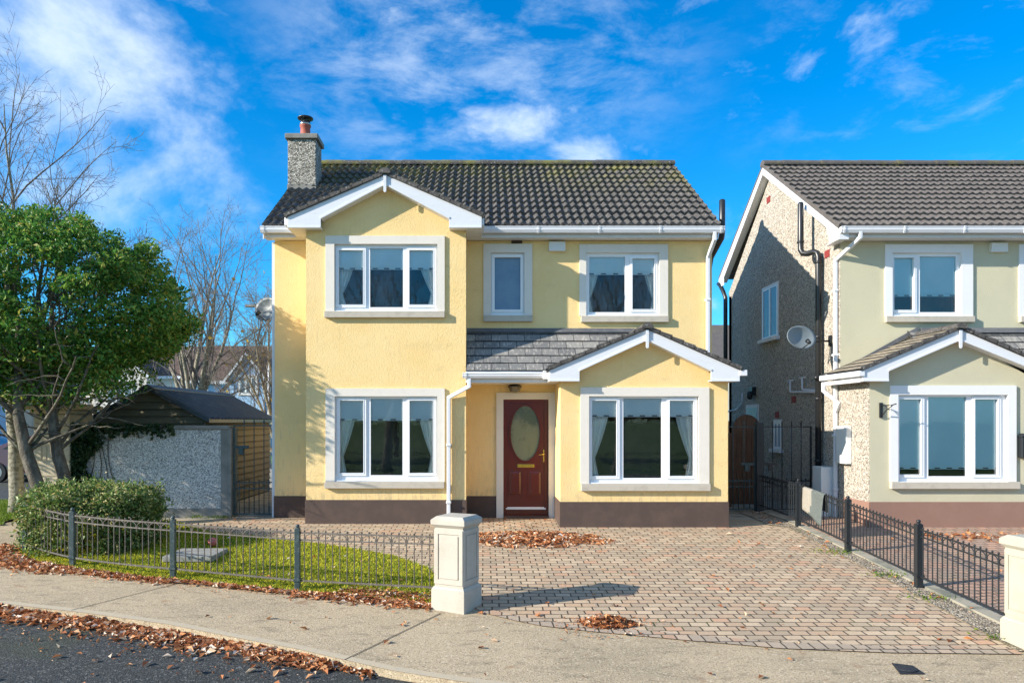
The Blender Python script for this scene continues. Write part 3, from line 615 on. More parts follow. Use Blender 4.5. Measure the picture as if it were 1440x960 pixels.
w.box((XL, YM+.28, -.3), (XL+.25, 20.0, ZE)); w.box((XR-.25, YM+.28, -.3), (XR, 20.0, ZE)); w.box((XL, 19.8, -.3), (XR, 20.05, ZE))
for x0 in (XL, XR-.25): w.yz([(YM, ZE), (20.05, ZE), (16.92, 7.38)], x0, x0+.25)
w.build('wall', m_yellow, H)
p = MB(); t = .014; zb = -.35
p.box((XL-t, YM-t, zb), (XB0-.0, YM+.28, ZPL)); p.box((XB0-t, YB-t, zb), (XB1+t, YB+.12, ZPL)); p.box((XB1-.1, YB+.12, zb), (XB1+t, YM-t, ZPL))
p.box((XB1+t, YM-t, zb), (PX(698, YM), YM+.28, ZPL)); p.box((XP0-t, YP-t, zb), (XP1+t, YP+.14, ZPL)); p.box((XP0-t, YP+.14, zb), (XP0+.12, YM, ZPL)); p.box((XP1-.12, YP+.14, zb), (XP1+t, YM+.1, ZPL))
p.box((DO[0]-.2, YM+.02, zb), (DO[1]+.12, YM+.28, .03))
p.build('plinth', m_plinth, H, .004)
PU = [(476, 510.3, 351.4, 428), (519.9, 566.3, 348.6, 431.5), (575.5, 608.9, 351.4, 428)]
window(H, YB, op_ub, (458, 625.4, 332), (457, 625.6, 438, 447), PU, 378, 'LR', shut=(0, 2), label='three-light window in the upper wall of the gabled bay')
PL = [(477.5, 510.8, 563, 664.8), (520.8, 565.7, 560.5, 668), (575.7, 608.6, 563, 664.8)]
window(H, YB, op_lb, (458.2, 625.4, 546), (457, 625, 677, 686), PL, 591.4, 'LR', shut=(0, 2), label='three-light ground floor window of the gabled bay')
window(H, YM, op_st, (679.8, 748.4, 343.3), (679.8, 748.4, 444, 452.5), [(695.6, 732, 361.5, 435)], frost=True, shut=(0,), label='narrow frosted window above the front door')
window(H, YM, op_ur, (814.6, 939, 344), (816.6, 939.2, 444.6, 453.4), [(829, 879.4, 360.5, 438.5), (889.6, 920.5, 363, 434.5)], 385.4, 'LR', shut=(1,), label='two-light upper window above the porch roof')
window(H, YP, op_pp, (816, 996.8, 544.6), (816.6, 997.8, 680, 689.6), [(832.8, 867.6, 563, 669), (877, 931, 560, 672), (942, 976, 563, 669)], 586, 'LR', shut=(0, 2), label='three-light window of the projecting room beside the front door')
# front door
ds = MB(); xo = lambda a: PX(a, YM)
ds.holes(xo(698), xo(780.3), -.05, PZ(552, YM), YM-.035, YM-.001, [(DO[0], DO[1], -1, DO[3])])
dsur = ds.build('door_surround', m_trim, H, .004)
df = MB(); df.holes(DO[0], DO[1], .02, DO[3], YM+.06, YM+.14, [(DO[0]+.075, DO[1]-.075, .09, DO[3]-.065)]); df.build('door_frame', m_door, H, .004)
lx0, lx1, lz0, lz1 = DO[0]+.078, DO[1]-.078, .093, DO[3]-.068; cx, cz, ea, eb = xo(739.3)-.005, PZ(609, YM), 20.5*YM/F, 38.6*YM/F
# leaf with an oval opening: ring of quads between the oval and the rectangle
dl = MB(); N_ = 64; ov = []; rc = []
for i in range(N_):
    a = 2*math.pi*i/N_; ov.append((cx+ea*math.cos(a), cz+eb*math.sin(a)))
    dx, dz = math.cos(a)*ea, math.sin(a)*eb; k = min(((lx1-cx)/dx if dx > 1e-9 else 1e9), ((lx0-cx)/dx if dx < -1e-9 else 1e9), ((lz1-cz)/dz if dz > 1e-9 else 1e9), ((lz0-cz)/dz if dz < -1e-9 else 1e9))
    rc.append([cx+dx*k, cz+dz*k])
for C in ((lx0, lz0), (lx1, lz0), (lx0, lz1), (lx1, lz1)):
    j = min(range(N_), key=lambda i: (rc[i][0]-C[0])**2+(rc[i][1]-C[1])**2); rc[j] = list(C)
yf, yb2 = YM+.075, YM+.12
dl.add([(a, yf, b) for a, b in ov]+[(a, yf, b) for a, b in rc], [(i, (i+1) % N_, (i+1) % N_+N_, i+N_) for i in range(N_)])
dl.add([(a, yf, b) for a, b in ov]+[(a, yb2, b) for a, b in ov], [(i, (i+1) % N_, (i+1) % N_+N_, i+N_) for i in range(N_)])
def oval_ring(mb, s0, s1, y0, y1, n=64):
    A = [(cx+(ea+s)*math.cos(2*math.pi*i/n), y, cz+(eb+s)*math.sin(2*math.pi*i/n)) for s, y in ((s0, y1), (s0, y0), (s1, y0), (s1, y1)) for i in range(n)]
    mb.add(A, [(r*n+i, r*n+(i+1) % n, ((r+1) % 4)*n+(i+1) % n, ((r+1) % 4)*n+i) for r in range(4) for i in range(n)])
oval_ring(dl, .004, .030, yf-.018, yf+.001); oval_ring(dl, .030, .038, yf-.008, yf+.001)
def panel(mb, a, b, c, d):
    mb.holes(a, b, c, d, yf-.010, yf-.0005, [(a+.018, b-.018, c+.018, d-.018)]); x0, x1, z0, z1 = a+.03, b-.03, c+.03, d-.03; e = .03
    mb.add([(x0,yf-.001,z0),(x1,yf-.001,z0),(x1,yf-.001,z1),(x0,yf-.001,z1),(x0+e,yf-.012,z0+e),(x1-e,yf-.012,z0+e),(x1-e,yf-.012,z1-e),(x0+e,yf-.012,z1-e)],
        [(4,5,6,7),(0,1,5,4),(1,2,6,5),(2,3,7,6),(3,0,4,7)])
for a, b in ((715, 735), (742.5, 763)): panel(dl, xo(a), xo(b), PZ(698, YM), PZ(660.5, YM))
door = dl.build('front_door', m_door, H, 0); door['label'] = 'red mahogany front door with an oval glass'
og = MB(); n = 48; og.add([(cx+(ea+.004)*math.cos(2*math.pi*i/n), yf+.02, cz+(eb+.004)*math.sin(2*math.pi*i/n)) for i in range(n)], [tuple(range(n))]); og.build('oval_glass', m_glass_door, door)
lb = MB(); lb.box((xo(728), yf-.016, PZ(657.2, YM)), (xo(751.4), yf-.001, PZ(652.6, YM))); lb.build('letter_plate', m_brass, door, .004)
hd = MB(); hd.box((xo(764.2), yf-.014, PZ(649.5, YM)), (xo(767.4), yf-.001, PZ(632, YM))); hd.tube([(xo(765.8), yf-.01, PZ(638.5, YM)), (xo(765.8), yf-.05, PZ(638.5, YM)), (xo(765.0), yf-.055, PZ(638.5, YM)), (xo(757.8), yf-.055, PZ(639.3, YM))], .009, 8); hd.build('door_handle', m_brass, door, .003)
wb = MB(); wb.yz([(yf-.03, .155), (yf-.03, .165), (yf-.001, .20), (yf-.001, .155)], xo(711.5), xo(768)); wb.build('weather_bar', m_pvc, door)
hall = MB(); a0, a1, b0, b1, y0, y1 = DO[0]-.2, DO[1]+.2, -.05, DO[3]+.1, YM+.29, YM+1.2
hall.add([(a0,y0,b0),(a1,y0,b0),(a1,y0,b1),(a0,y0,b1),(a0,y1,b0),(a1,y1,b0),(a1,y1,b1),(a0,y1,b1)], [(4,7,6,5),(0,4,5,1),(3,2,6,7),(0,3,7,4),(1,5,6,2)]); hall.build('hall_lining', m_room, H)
st = MB(); st.box((DO[0]+.002, YM-.12, -.12), (DO[1]-.002, YM+.06, .045)); st.build('door_step', m_plinth, H, .01)
# wall lamp over the door
lp = MB(); c = (xo(723.4), YM-.14); lp.lathe((c[0], c[1], PZ(551.8, YM)), [(.035, 0), (.085, .012), (.118, .10), (.10, .115)], 6, 1, False)
lp.lathe((c[0], c[1], PZ(551.8, YM)+.10), [(.128, .0), (.13, .012), (.07, .05), (.03, .07), (.01, .075)], 6, 0, False)
for k in range(6):
    a = 2*math.pi*k/6; lp.rbar((c[0]+.036*math.cos(a), c[1]+.036*math.sin(a), PZ(551.8, YM)), (c[0]+.122*math.cos(a), c[1]+.122*math.sin(a), PZ(551.8, YM)+.102), .012, .012)
lp.box((c[0]-.045, YM-.02, PZ(552, YM)+.04), (c[0]+.045, YM-.001, PZ(552, YM)+.16)); lp.rbar((c[0], c[1], PZ(552, YM)+.13), (c[0], YM-.01, PZ(552, YM)+.12), .03, .03)
m_lampglass = mat('lamp_glass', (.16, .14, .10), .15, spec=.6)
lp.build('wall_lamp', [m_iron, m_lampglass], H)
# main roof
ze, zr, YR = 5.30, 7.56, 16.9; V = Vector((0, YR-13.50, zr-ze)); Lr = V.length
rf = tiled('roof', (-4.0, 13.50, ze), (1, 0, 0), V, 8.28, Lr, m_tile, H, gauge=.33, roll=.15, amp=.040, seed=3, step=.055)
V2 = Vector((0, -(YR-13.50), zr-ze)); tiled('roof', (-4.0, 20.3, ze), (1, 0, 0), V2, 8.28, Lr, m_tile, H, gauge=.33, amp=.035, seed=4)
r = MB(); ridge_tiles(r, (-3.98, YR, zr+.03), (4.29, YR, zr+.03), .13); r.build('ridge_tiles', m_tile, rf)
vg = MB()
for xx in (-4.005, 4.255):
    vg.cut()
    n = 13; d = V/n
    for i in range(n):
        q = Vector((xx, 13.5, ze))+d*i; vg.prism([q+Vector((0, 0, -.05)), q+d+Vector((0, 0, -.05)), q+d+Vector((0, 0, .035)), q+Vector((0, 0, .062))], (.04, 0, 0))
vg.build('verge_tiles', m_tile, rf)
fa = MB()
zf0, zf1 = PZ(334, 13.56), PZ(326, 13.56)+.08
fa.box((XL-.13, 13.56, zf0), (-3.40, 13.58, zf1)); fa.cut(); fa.box((-.05, 13.56, zf0), (4.25, 13.58, zf1)); fa.cut(); fa.box((XL-.13, 13.58, zf0+.004), (-3.12, YM-.001, zf0+.02)); fa.cut(); fa.box((-.31, 13.58, zf0+.004), (4.25, YM-.001, zf0+.02))
for xx in (XL-.13, 4.23): fa.cut(); fa.prism([(xx, 13.5, ze-.22), (xx, 13.5, ze-.04), (xx, YR, zr-.04), (xx, YR, zr-.22)], (.02, 0, 0))
fa.cut(); fa.prism([(4.231, 13.56, zf0), (4.231, 13.56, ze-.05), (4.231, YM+.15, ze+.12), (4.231, YM+.15, zf0)], (.019, 0, 0))
fa.build('fascia', m_pvc, H, .003)
gt = MB(); gutter(gt, -4.02, -3.40, 13.42, PZ(317.8, 13.42), PZ(326.4, 13.42), .5); gt.cut(); gutter(gt, -.17, 4.34, 13.42, PZ(317.8, 13.42), PZ(326.4, 13.42), 1.05); gt.build('gutter', m_pvc, H)
pr = 4.17
downpipe([(pr, 13.47, 5.18), (pr, 13.47, 5.06), (pr-.04, 13.74, 4.80), (pr-.04, 13.74, 3.0)], H, clips=(4.0,))
# gable of the tall bay
gable_trim(H, 12.92, YB, (PX(404, 12.92), PX(451, 12.92), axU, PX(631.5, 12.92), PX(677.5, 12.92)), (PZ(320.5, 12.92), PZ(305, 12.92), PZ(307, 12.92)-.01, PZ(260, 12.92), zaU), m_tile, 15.0, 11, 'roll', XB0, XB1)
g2 = MB()   # gutter ends returning along the gable feet
for (a, b) in ((PX(400, 12.98), PX(411, 12.98)), (PX(671, 12.98), PX(681, 12.98))):
    g2.cut(); g2.box((a, 12.97, PZ(317, 12.97)), (b, 13.55, PZ(305, 12.97)))
g2.build('gutter_return', m_pvc, H, .012)
# porch: lean-to roof, gable
tiled('porch_roof', (XB1+.005, 13.02, 2.665), (1, 0, 0), (0, 13.8-13.02, 3.46-2.665), 3.0, Vector((0, .78, .795)).length+.0, m_slate, H, 'flat', gauge=.20, seed=21, step=.016)
lf = MB(); lf.prism([(XB1, YM-.012, 3.40), (XB1, YM-.012, 3.505), (XB1, YM-.02, 3.505), (XB1, YM-.10, 3.425)], (3.1, 0, 0)); lf.build('lead_flashing', m_lead, H)
gable_trim(H, 12.62, YP, (PX(772.4, 12.62), PX(815, 12.62), axP, PX(1000, 12.62), PX(1040.4, 12.62)), (PZ(536, 12.62), PZ(520.5, 12.62), PZ(521.7, 12.62), PZ(478.5, 12.62), zaP), m_slate, 13.79, 31, 'slate', XP0, XP1)
pf = MB(); zf = PZ(538, 13.04); pf.box((XB1+.001, 13.03, zf), (1.13, 13.05, 2.66)); pf.box((XB1+.001, 13.05, zf+.003), (1.32, YM-.001, zf+.02)); pf.build('porch_fascia', m_pvc, H, .003)
gp = MB(); gutter(gp, PX(650.5, 12.93), PX(769, 12.93), 12.92, PZ(524, 12.92), PZ(531.5, 12.92), 1.3); gp.box((PX(764, 12.9), 12.88, PZ(533, 12.9)), (PX(776, 12.9), 13.0, PZ(521, 12.9)))
gp.cut(); gp.yz([(12.60, PZ(520, 12.6)), (13.9, PZ(520, 12.6)), (13.9, PZ(528, 12.6)), (12.60, PZ(528, 12.6))], PX(1041, 12.6), PX(1051, 12.6)); gp.build('porch_gutter', m_pvc, H, .004)
q = lambda px, py, Y: (PX(px, Y), Y, PZ(py, Y))
downpipe([q(660, 530, 12.98), q(660, 543, 12.98), q(631, 559, 13.06), q(631, 733, 13.06)], H, clips=(1.35, .35))
# chimney
cy0, cy1, cx0, cx1 = 15.4, 15.95, PX(404.7, 15.4), PX(444, 15.4)
c = MB(); c.box((cx0, cy0, 6.0), (cx1, cy1, PZ(196, 15.4))); ch = c.build('chimney', m_chim, rf, .01)
c = MB(); c.box((cx0-.05, cy0-.05, PZ(195.5, 15.4)), (cx1+.05, cy1+.05, PZ(188.5, 15.4))); 
c.cut(); c.box((cx0-.01, cy0-.012, 6.35), (cx1+.012, cy0-.001, PZ(259, 15.4))); c.build('chimney_cap', m_cem, rf, .012)
c = MB(); px_, py_ = PX(429, 15.65), 15.68; zt = PZ(189, 15.5)
c.lathe((px_, py_, zt-.02), [(.115, 0), (.12, .05), (.105, .07), (.10, .22), (.115, .24), (.115, .28)], 20); c.build('chimney_pot', m_terr, rf)
c = MB(); c.lathe((px_, py_, zt+.25), [(.118, 0), (.118, .035), (.10, .04), (.10, .03)], 20, 1); c.lathe((px_, py_, zt+.29), [(.09, 0), (.09, .045), (.02, .05)], 20, 0); 
for k in range(6): a = k*math.pi/3; c.tube([(px_+.085*math.cos(a), py_+.085*math.sin(a), zt+.3), (px_+.11*math.cos(a), py_+.11*math.sin(a), zt+.40)], .008, 5)
c.lathe((px_, py_, zt+.385), [(.16, 0), (.165, .02), (.15, .032), (.03, .05)], 20, 0); c.build('cowl', [m_black, m_steel], rf)
# small things on the walls
al = MB(); al.box((PX(771.7, YM), YM-.07, PZ(353.8, YM)), (PX(794.5, YM), YM-.001, PZ(340.8, YM))); al.box((PX(774, YM), YM-.076, PZ(352, YM)), (PX(792, YM), YM-.071, PZ(346.5, YM))); al.build('alarm_box', m_box, H, .012)
vn = MB(); vn.box((PX(719, YM), YM-.012, PZ(342.6, YM)), (PX(734.4, YM), YM-.001, PZ(335.8, YM)))
for i in range(5): vn.box((PX(719, YM)+.01, YM-.02, PZ(342.6, YM)+.008+.016*i), (PX(734.4, YM)-.01, YM-.012, PZ(342.6, YM)+.014+.016*i))
vn.build('vent_grille', m_plinth, H)
sv = MB(); sv.tube([(4.31, 14.35, 0), (4.31, 14.35, 4.6), (4.32, 14.2, 4.9), (4.43, 13.9, 5.2), (4.43, 13.86, 5.3), (4.43, 13.86, PZ(282, 13.86)), (4.43, 13.86, PZ(280.5, 13.86))], [.055]*6+[.035], 14); sv.build('soil_vent_pipe', m_black, H)
lsc = MB(); lsc.rbar((XL-.03, YM+.06, 0.0), (XL-.03, YM+.06, 5.1), .06, .06); lsc.build('corner_downpipe', m_pvc, H)

# ------------------------------------------------------------------ the green neighbour
NG = empty('neighbour_house', (6.62, 13.85, 0), 'pale green house with a grey pebble-dashed gable wall and black soil pipe', 'house', 'two-storey houses')
YN, NX, NR = 13.85, 6.62, 15.0
o1 = (1254, 1351, 355.5, 444.5); o2 = (1262, 1416, 555, 678); o3 = (1445, 1530, 355.5, 444.5)
w = MB(); w.holes(NX, NR, ZPL, ZE, YN, YN+.3, [hole(YN, o1), hole(YN, o3), (6.85, 9.3, -1, 2.3), (9.8, 10.8, -1, 2.2)])
NB1 = 9.46
w.holes(NX, NB1, ZPL, 2.5, YP, YP+.14, [hole(YP, o2)]); w.box((NB1-.12, YP+.14, ZPL), (NB1, YN, 2.5))
axN = PX(1350, 12.62); w.xz([(NX, 2.5), (NB1, 2.5), (axN, zaP-.05)], YP, YP+.14)
w.build('wall', m_green, NG)
w = MB(); w.box((NX-.012, YP+.004, -.35), (NX+.12, YN-.0, 2.52)); w.box((NX-.012, YN+.003, -.35), (NX+.12, 20.1, ZE)); w.yz([(YN+.003, ZE), (20.1, ZE), (20.1, 5.25), (17.22, 7.42)], NX-.012, NX+.2); w.box((NX-.012, 19.9, -.3), (NR, 20.1, ZE)); w.build('gable_wall', m_dash, NG)
pl = MB(); pl.box((NX-.005, YP-t, -.4), (NB1+t, YP+.14, ZPL)); pl.box((NX-.018, YP-t, -.4), (NX-.0125, YP+.9, ZPL-.002)); pl.box((NB1+t, YN-t, -.3), (NR, YN+.2, ZPL)); pl.build('plinth', m_plinth2, NG, .004)
window(NG, YN, o1, (1243.8, 1367, 344), (1244, 1368, 445, 453.4), [(1258, 1286, 362, 435.5), (1295, 1346.5, 360, 438.5)], 416, '', m_trim_white, m_blind2, shut=(0,), label='upper window with half-drawn teal blinds')
window(NG, YP, o2, (1251, 1427.7, 542), (1251, 1431, 677, 686.7), [(1265.5, 1296.7, 561, 667), (1307, 1361, 558, 669.5), (1372, 1404.5, 561, 667)], 660, '', m_trim_white, m_blind2, shut=(0, 2), label='bay window with drawn pale blue blinds')
window(NG, YN, o3, (1432, 1545, 344), (1432, 1546, 445, 453.4), [(1449, 1480, 362, 435.5), (1489, 1526, 360, 438.5)], 416, '', m_trim_white, m_blind2)
# side windows in the gable wall (opening seen obliquely)
def side_window(Y0, Y1, z0, z1, name, cm=True):
    w = MB(); X = NX-.012; b = .05
    for (a, c, d, e) in ((Y0-b, Y1+b, z1, z1+b), (Y0-b, Y0, z0, z1), (Y1, Y1+b, z0, z1)): w.box((X-.015, a, d), (X-.001, c, e))
    wo = w.build(name, m_trim_white, NG)
    f = MB(); 
    for (a, c, d, e) in ((Y0, Y1, z1-.05, z1), (Y0, Y1, z0, z0+.05), (Y0, Y0+.05, z0+.05, z1-.05), (Y1-.05, Y1, z0+.05, z1-.05), ((Y0+Y1)/2-.04, (Y0+Y1)/2+.04, z0+.05, z1-.05)): f.box((X-.022, a, d), (X-.002, c, e))
    f.build('frame', m_frame, wo); g = MB(); g.box((X-.010, Y0+.05, z0+.05), (X-.003, Y1-.05, z1-.05)); g.build('pane', m_frost, wo)
    s = MB(); s.box((X-.10, Y0-.1, z0-.08), (X-.002, Y1+.1, z0)); s.build('sill', m_trim_white, wo)
w = None
side_window(16.75, 17.65, 3.70, 4.88, 'side_window'); side_window(16.55, 16.95, 1.17, 1.78, 'small_side_window')
sdr = MB(); X = NX-.012; sdr.box((X-.02, 17.9, 0), (X-.001, 18.75, 2.2)); so_ = sdr.build('side_door', m_trim_white, NG); sdr = MB(); sdr.box((X-.03, 17.98, .1), (X-.021, 18.67, 2.12)); sdr.build('door_leaf', m_frost, so_)
sl_ = MB(); sl_.box((X-.10, 18.1, 2.42), (X-.001, 18.3, 2.62)); sl_.lathe((X-.12, 18.2, 2.32), [(.04, 0), (.07, .05), (.07, .16), (.03, .2)], 8); sl_.build('side_lamp', m_iron, NG)
for (py, Y) in ((561.5, 15.9), (583, 16.8), (281, 17.3), (357, 14.35)):
    v = MB(); z = PZ(py, Y); v.box((X-.012, Y-.10, z-.07), (X-.001, Y+.10, z+.07))
    for i in range(4): v.box((X-.018, Y-.09, z-.055+.033*i), (X-.012, Y+.09, z-.04+.033*i))
    v.build('wall_vent', m_red, NG)
# roof
NE, NXR = 6.42, 15.2; YRN, zrn = 17.2, 7.66; V = Vector((0, YRN-13.5, zrn-ze))
rfn = tiled('roof', (NE, 13.50, ze), (1, 0, 0), V, NXR-NE, V.length, m_tile2, NG, gauge=.33, roll=.15, amp=.030, seed=8, step=.052)
V2 = Vector((0, -(20.4-YRN), zrn-5.68)); tiled('roof', (NE, 20.4, 5.68), (1, 0, 0), V2, NXR-NE, V2.length, m_tile2, NG, gauge=.33, seed=9)
r = MB(); ridge_tiles(r, (NE+.01, YRN, zrn+.03), (NXR, YRN, zrn+.03), .13); r.build('ridge_tiles', m_tile2, rfn)
bg = MB(); bx = NE+.005
bg.prism([(bx, 13.52, 5.08), (bx, 13.52, ze-.02), (bx, YRN, zrn-.02), (bx, YRN, zrn-.20), (bx, 14.0, 5.42), (bx, 13.85, 5.08)], (.022, 0, 0))
bg.prism([(bx, 20.4, 5.43), (bx, 20.4, 5.66), (bx, YRN+.001, zrn-.02), (bx, YRN+.001, zrn-.20), (bx, 20.0, 5.62), (bx, 20.0, 5.43)], (.022, 0, 0))
bg.prism([(bx+.022, 20.3, 5.55), (bx+.022, YRN, zrn-.20), (bx+.022, YRN, zrn-.18), (bx+.022, 20.3, 5.57)], (.17, 0, 0))
bg.prism([(bx+.022, 13.9, 5.36), (bx+.022, YRN, zrn-.20), (bx+.022, YRN, zrn-.18), (bx+.022, 13.9, 5.38)], (.17, 0, 0))
bg.box((bx+.022, 13.54, 5.082), (NX-.02, YN+.2, 5.10)); bg.box((bx, 13.5, 5.075), (NX-.014, 13.519, ze-.03))
bg.build('barge_board', m_pvc, NG, .003)
fa = MB(); fa.box((NX-.013, 13.56, zf0), (NXR, 13.58, zf1)); fa.box((NX-.013, 13.58, zf0+.004), (NXR, YN-.001, zf0+.02)); fa.build('fascia', m_pvc, NG, .003)
gt = MB(); gutter(gt, NE+.02, NXR, 13.42, PZ(317.8, 13.42), PZ(326.4, 13.42), 1.03); gt.build('gutter', m_pvc, NG)
gx = NX-.06
downpipe([(NX+.18, 13.47, 5.20), (NX+.18, 13.48, 5.10), (gx, 13.92, 4.78), (gx, 13.92, .02)], NG, clips=(4.2, 3.0, 1.5, .5))
gable_trim(NG, 12.62, YP, (PX(1213, 12.62), PX(1250, 12.62), axN, 9.35, 9.65), (PZ(536, 12.62), PZ(520.5, 12.62), PZ(521.7, 12.62), PZ(478.5, 12.62), zaP), m_slate2, 13.84, 41)
gs = MB(); x0 = PX(1207, 12.62); gs.box((x0, 12.60, PZ(529, 12.6)), (x0+.11, 14.1, PZ(521, 12.6))); gs.cut(); gs.box((x0+.06, 12.7, PZ(537, 12.62)), (x0+.12, 14.05, PZ(530.5, 12.6))); gs.build('porch_gutter', m_pvc, NG, .012)
downpipe([(x0+.05, 14.02, 2.5), (x0+.05, 14.02, 2.36), (gx+.02, 13.82, 2.12), (gx-.0, 13.9, 1.98)], NG, name='swan_neck')
tiled('porch_roof', (NB1-1.6, 13.02, 2.665), (1, 0, 0), (0, .83, .795), 6, Vector((0, .83, .795)).length, m_slate, NG, 'flat', gauge=.20, seed=23, step=.016)
lf = MB(); lf.prism([(8.1, YN-.012, 3.42), (8.1, YN-.012, 3.52), (8.1, YN-.02, 3.52), (8.1, YN-.12, 3.42)], (7, 0, 0))
for s_, xe in ((1, x0+.2),):
    lf.cut(); lf.prism([(xe+.1, YN-.012, 2.66), (axN, YN-.012, 3.46), (axN, YN-.012, 3.54), (xe+.1, YN-.012, 2.75)], (0, -.02, 0))
lf.build('lead_flashing', m_lead, NG)
gp = MB(); gutter(gp, 9.66, 13, 12.92, PZ(524, 12.92), PZ(531.5, 12.92), 1.3); gp.cut(); gp.box((9.6, 13.03, zf), (13, 13.05, 2.66)); gp.build('porch_fascia', m_pvc, NG)
sp = MB(); px_ = 6.50
sp.tube([(px_, 14.5, -.02), (px_, 14.5, 4.98), (px_-.01, 14.53, 5.06), (px_-.04, 14.60, 5.10), (px_-.11, 14.72, 5.09), (px_-.17, 14.80, 5.11), (px_-.19, 14.85, 5.19), (px_-.19, 14.86, 5.30), (px_-.19, 14.86, PZ(287, 14.86)), (px_-.19, 14.86, PZ(284.5, 14.86))], [.056]*9+[.04], 16)
for z in (1.0, 2.2, 2.62, 3.4, 4.85): sp.tube([(px_, 14.5, z), (px_, 14.5, z+.05)], .066, 16)
sp.tube([(px_-.19, 14.86, 5.33), (px_-.19, 14.86, 5.37)], .066, 16)
sp.tube([(px_, 14.5, 2.62), (px_+.02, 14.3, 2.66), (px_+.1, 14.15, 2.68)], .05, 12); sp.tube([(px_-.06, 14.44, 2.60), (px_-.06, 14.44, 2.66)], .05, 12)
sp.build('soil_pipe', m_black, NG)
sp = MB(); sp.tube([(6.45, 20.5, 5.55), (6.42, 20.3, 5.5), (6.45, 20.12, 5.3), (6.48, 20.0, 5.1), (6.48, 20.0, 0)], .055, 12); sp.build('rear_downpipe', m_black, NG)
wp = MB()
for (a, y_) in (((1107, 535), 15.9), ((1127, 531), 15.3)):
    wp.cut(); Y = y_; z = PZ(a[1], Y); wp.tube([(6.53, Y, z), (6.53, Y, z-.22), (6.53, Y-.03, z-.245), (6.53, 14.56, z-.29)], .019, 8); wp.tube([(6.53, Y-.14, z), (6.53, Y+.14, z)], .016, 8)
wp.cut(); wp.tube([(6.55, 18.9, 2.5), (6.55, 18.9, 2.25), (6.55, 19.3, 2.1), (6.55, 20.0, 2.05)], .02, 8)
wp.build('waste_pipe', m_pvc, NG)
mb_ = MB(); mb_.box((NX-.11, 13.40, 1.02), (NX-.0125, 13.80, 1.70)); mb_.build('meter_box', m_box, NG, .01)
mb_ = MB(); mb_.box((NX-.28, 14.02, -.02), (NX-.0125, 14.40, .93)); mb_.build('gas_meter_cabinet', m_box, NG, .012)
br = MB(); Yb = YP; bx = PX(1238, Yb); br.rbar((bx, Yb-.02, PZ(587, Yb)), (bx, Yb-.02, PZ(566, Yb)), .05, .03)
br.tube([(bx, Yb-.03, PZ(570, Yb)), (bx+.08, Yb-.2, PZ(570, Yb)), (bx+.12, Yb-.28, PZ(568, Yb))], .010, 6); br.tube([(bx, Yb-.03, PZ(585, Yb)), (bx+.04, Yb-.12, PZ(577, Yb)), (bx+.09, Yb-.22, PZ(570, Yb))], .009, 6)
br.tube([(bx+.03, Yb-.10, PZ(570, Yb)), (bx+.05, Yb-.14, PZ(576, Yb))], .008, 6); br.build('basket_bracket', m_iron, NG)
al = MB(); al.box((PX(1391, YN), YN-.07, PZ(355, YN)), (PX(1414, YN), YN-.001, PZ(342.5, YN))); al.box((PX(1394, YN), YN-.076, PZ(353, YN)), (PX(1411, YN), YN-.071, PZ(347.5, YN))); al.build('alarm_box', m_box, NG, .012)
po = MB(); po.box((PX(1431, YP), YP-.12, PZ(643, YP)), (PX(1454, YP), YP-.001, PZ(614, YP))); po.xz([(PX(1429, YP), PZ(614, YP)), (PX(1456, YP), PZ(614, YP)), (PX(1452, YP), PZ(609, YP)), (PX(1433, YP), PZ(609, YP))], YP-.135, YP-.001); po.build('post_box', m_iron, NG, .008)

# ------------------------------------------------------------------ satellite dishes
def dish(loc, yaw, w, h, wall, label, m=m_dish):
    d = empty('satellite_dish', loc, label, 'satellite dish'); 
    M_ = Matrix.Translation(loc) @ Matrix.Rotation(yaw, 4, 'Z') @ Matrix.Rotation(R(-14), 4, 'X')
    n, k = 32, 6; vs = []
    for j in range(k+1):
        r = j/k
        for i in range(n): a = 2*math.pi*i/n; vs.append(M_ @ Vector((w/2*r*math.cos(a), -.075*r*r, h/2*r*math.sin(a))))
    vs2 = [v+(M_.to_3x3() @ Vector((0, .012, 0))) for v in vs]; L = len(vs)
    fs = [(j*n+i, j*n+(i+1) % n, (j+1)*n+(i+1) % n, (j+1)*n+i) for j in range(k) for i in range(n)]
    mb = MB().add(vs+vs2, fs+[tuple(L+q for q in f[::-1]) for f in fs]+[(k*n+i, k*n+(i+1) % n, L+k*n+(i+1) % n, L+k*n+i) for i in range(n)], 0, True); mb.build('reflector', m, d)
    a = MB(); T = lambda x, y, z: M_ @ Vector((x, y, z)); tip = T(-.02, -.30, -h*.42); a.tube([T(0, 0, -h*.46), tip], .010, 8); a.build('feed_arm', m_iron, d)
    l = MB(); l.tube([tip, T(-.02, -.24, -h*.28)], [.03, .042], 10); l.build('receiver', m_iron, d)
    b = MB(); b.tube([T(0, .03, 0), T(0, .12, -.05), wall], .017, 8); wv = Vector(wall); b.box((wv.x-.02, wv.y-.06, wv.z-.1), (wv.x+.02, wv.y+.06, wv.z+.1)); b.build('bracket', m_iron, d)
    return d
dish((PX(1124, 13.95), 13.95, PZ(476, 13.95)), R(12), .60, .46, (NX-.02, 14.2, 3.32), 'oval grey satellite dish beside the black soil pipe on the pebble-dashed gable')
dish((PX(377, 15.0), 15.0, PZ(436, 15.0)), R(-20), .52, .50, (XL-.01, 15.1, 3.95), 'grey satellite dish sticking out behind the yellow wall, above the shed roof')

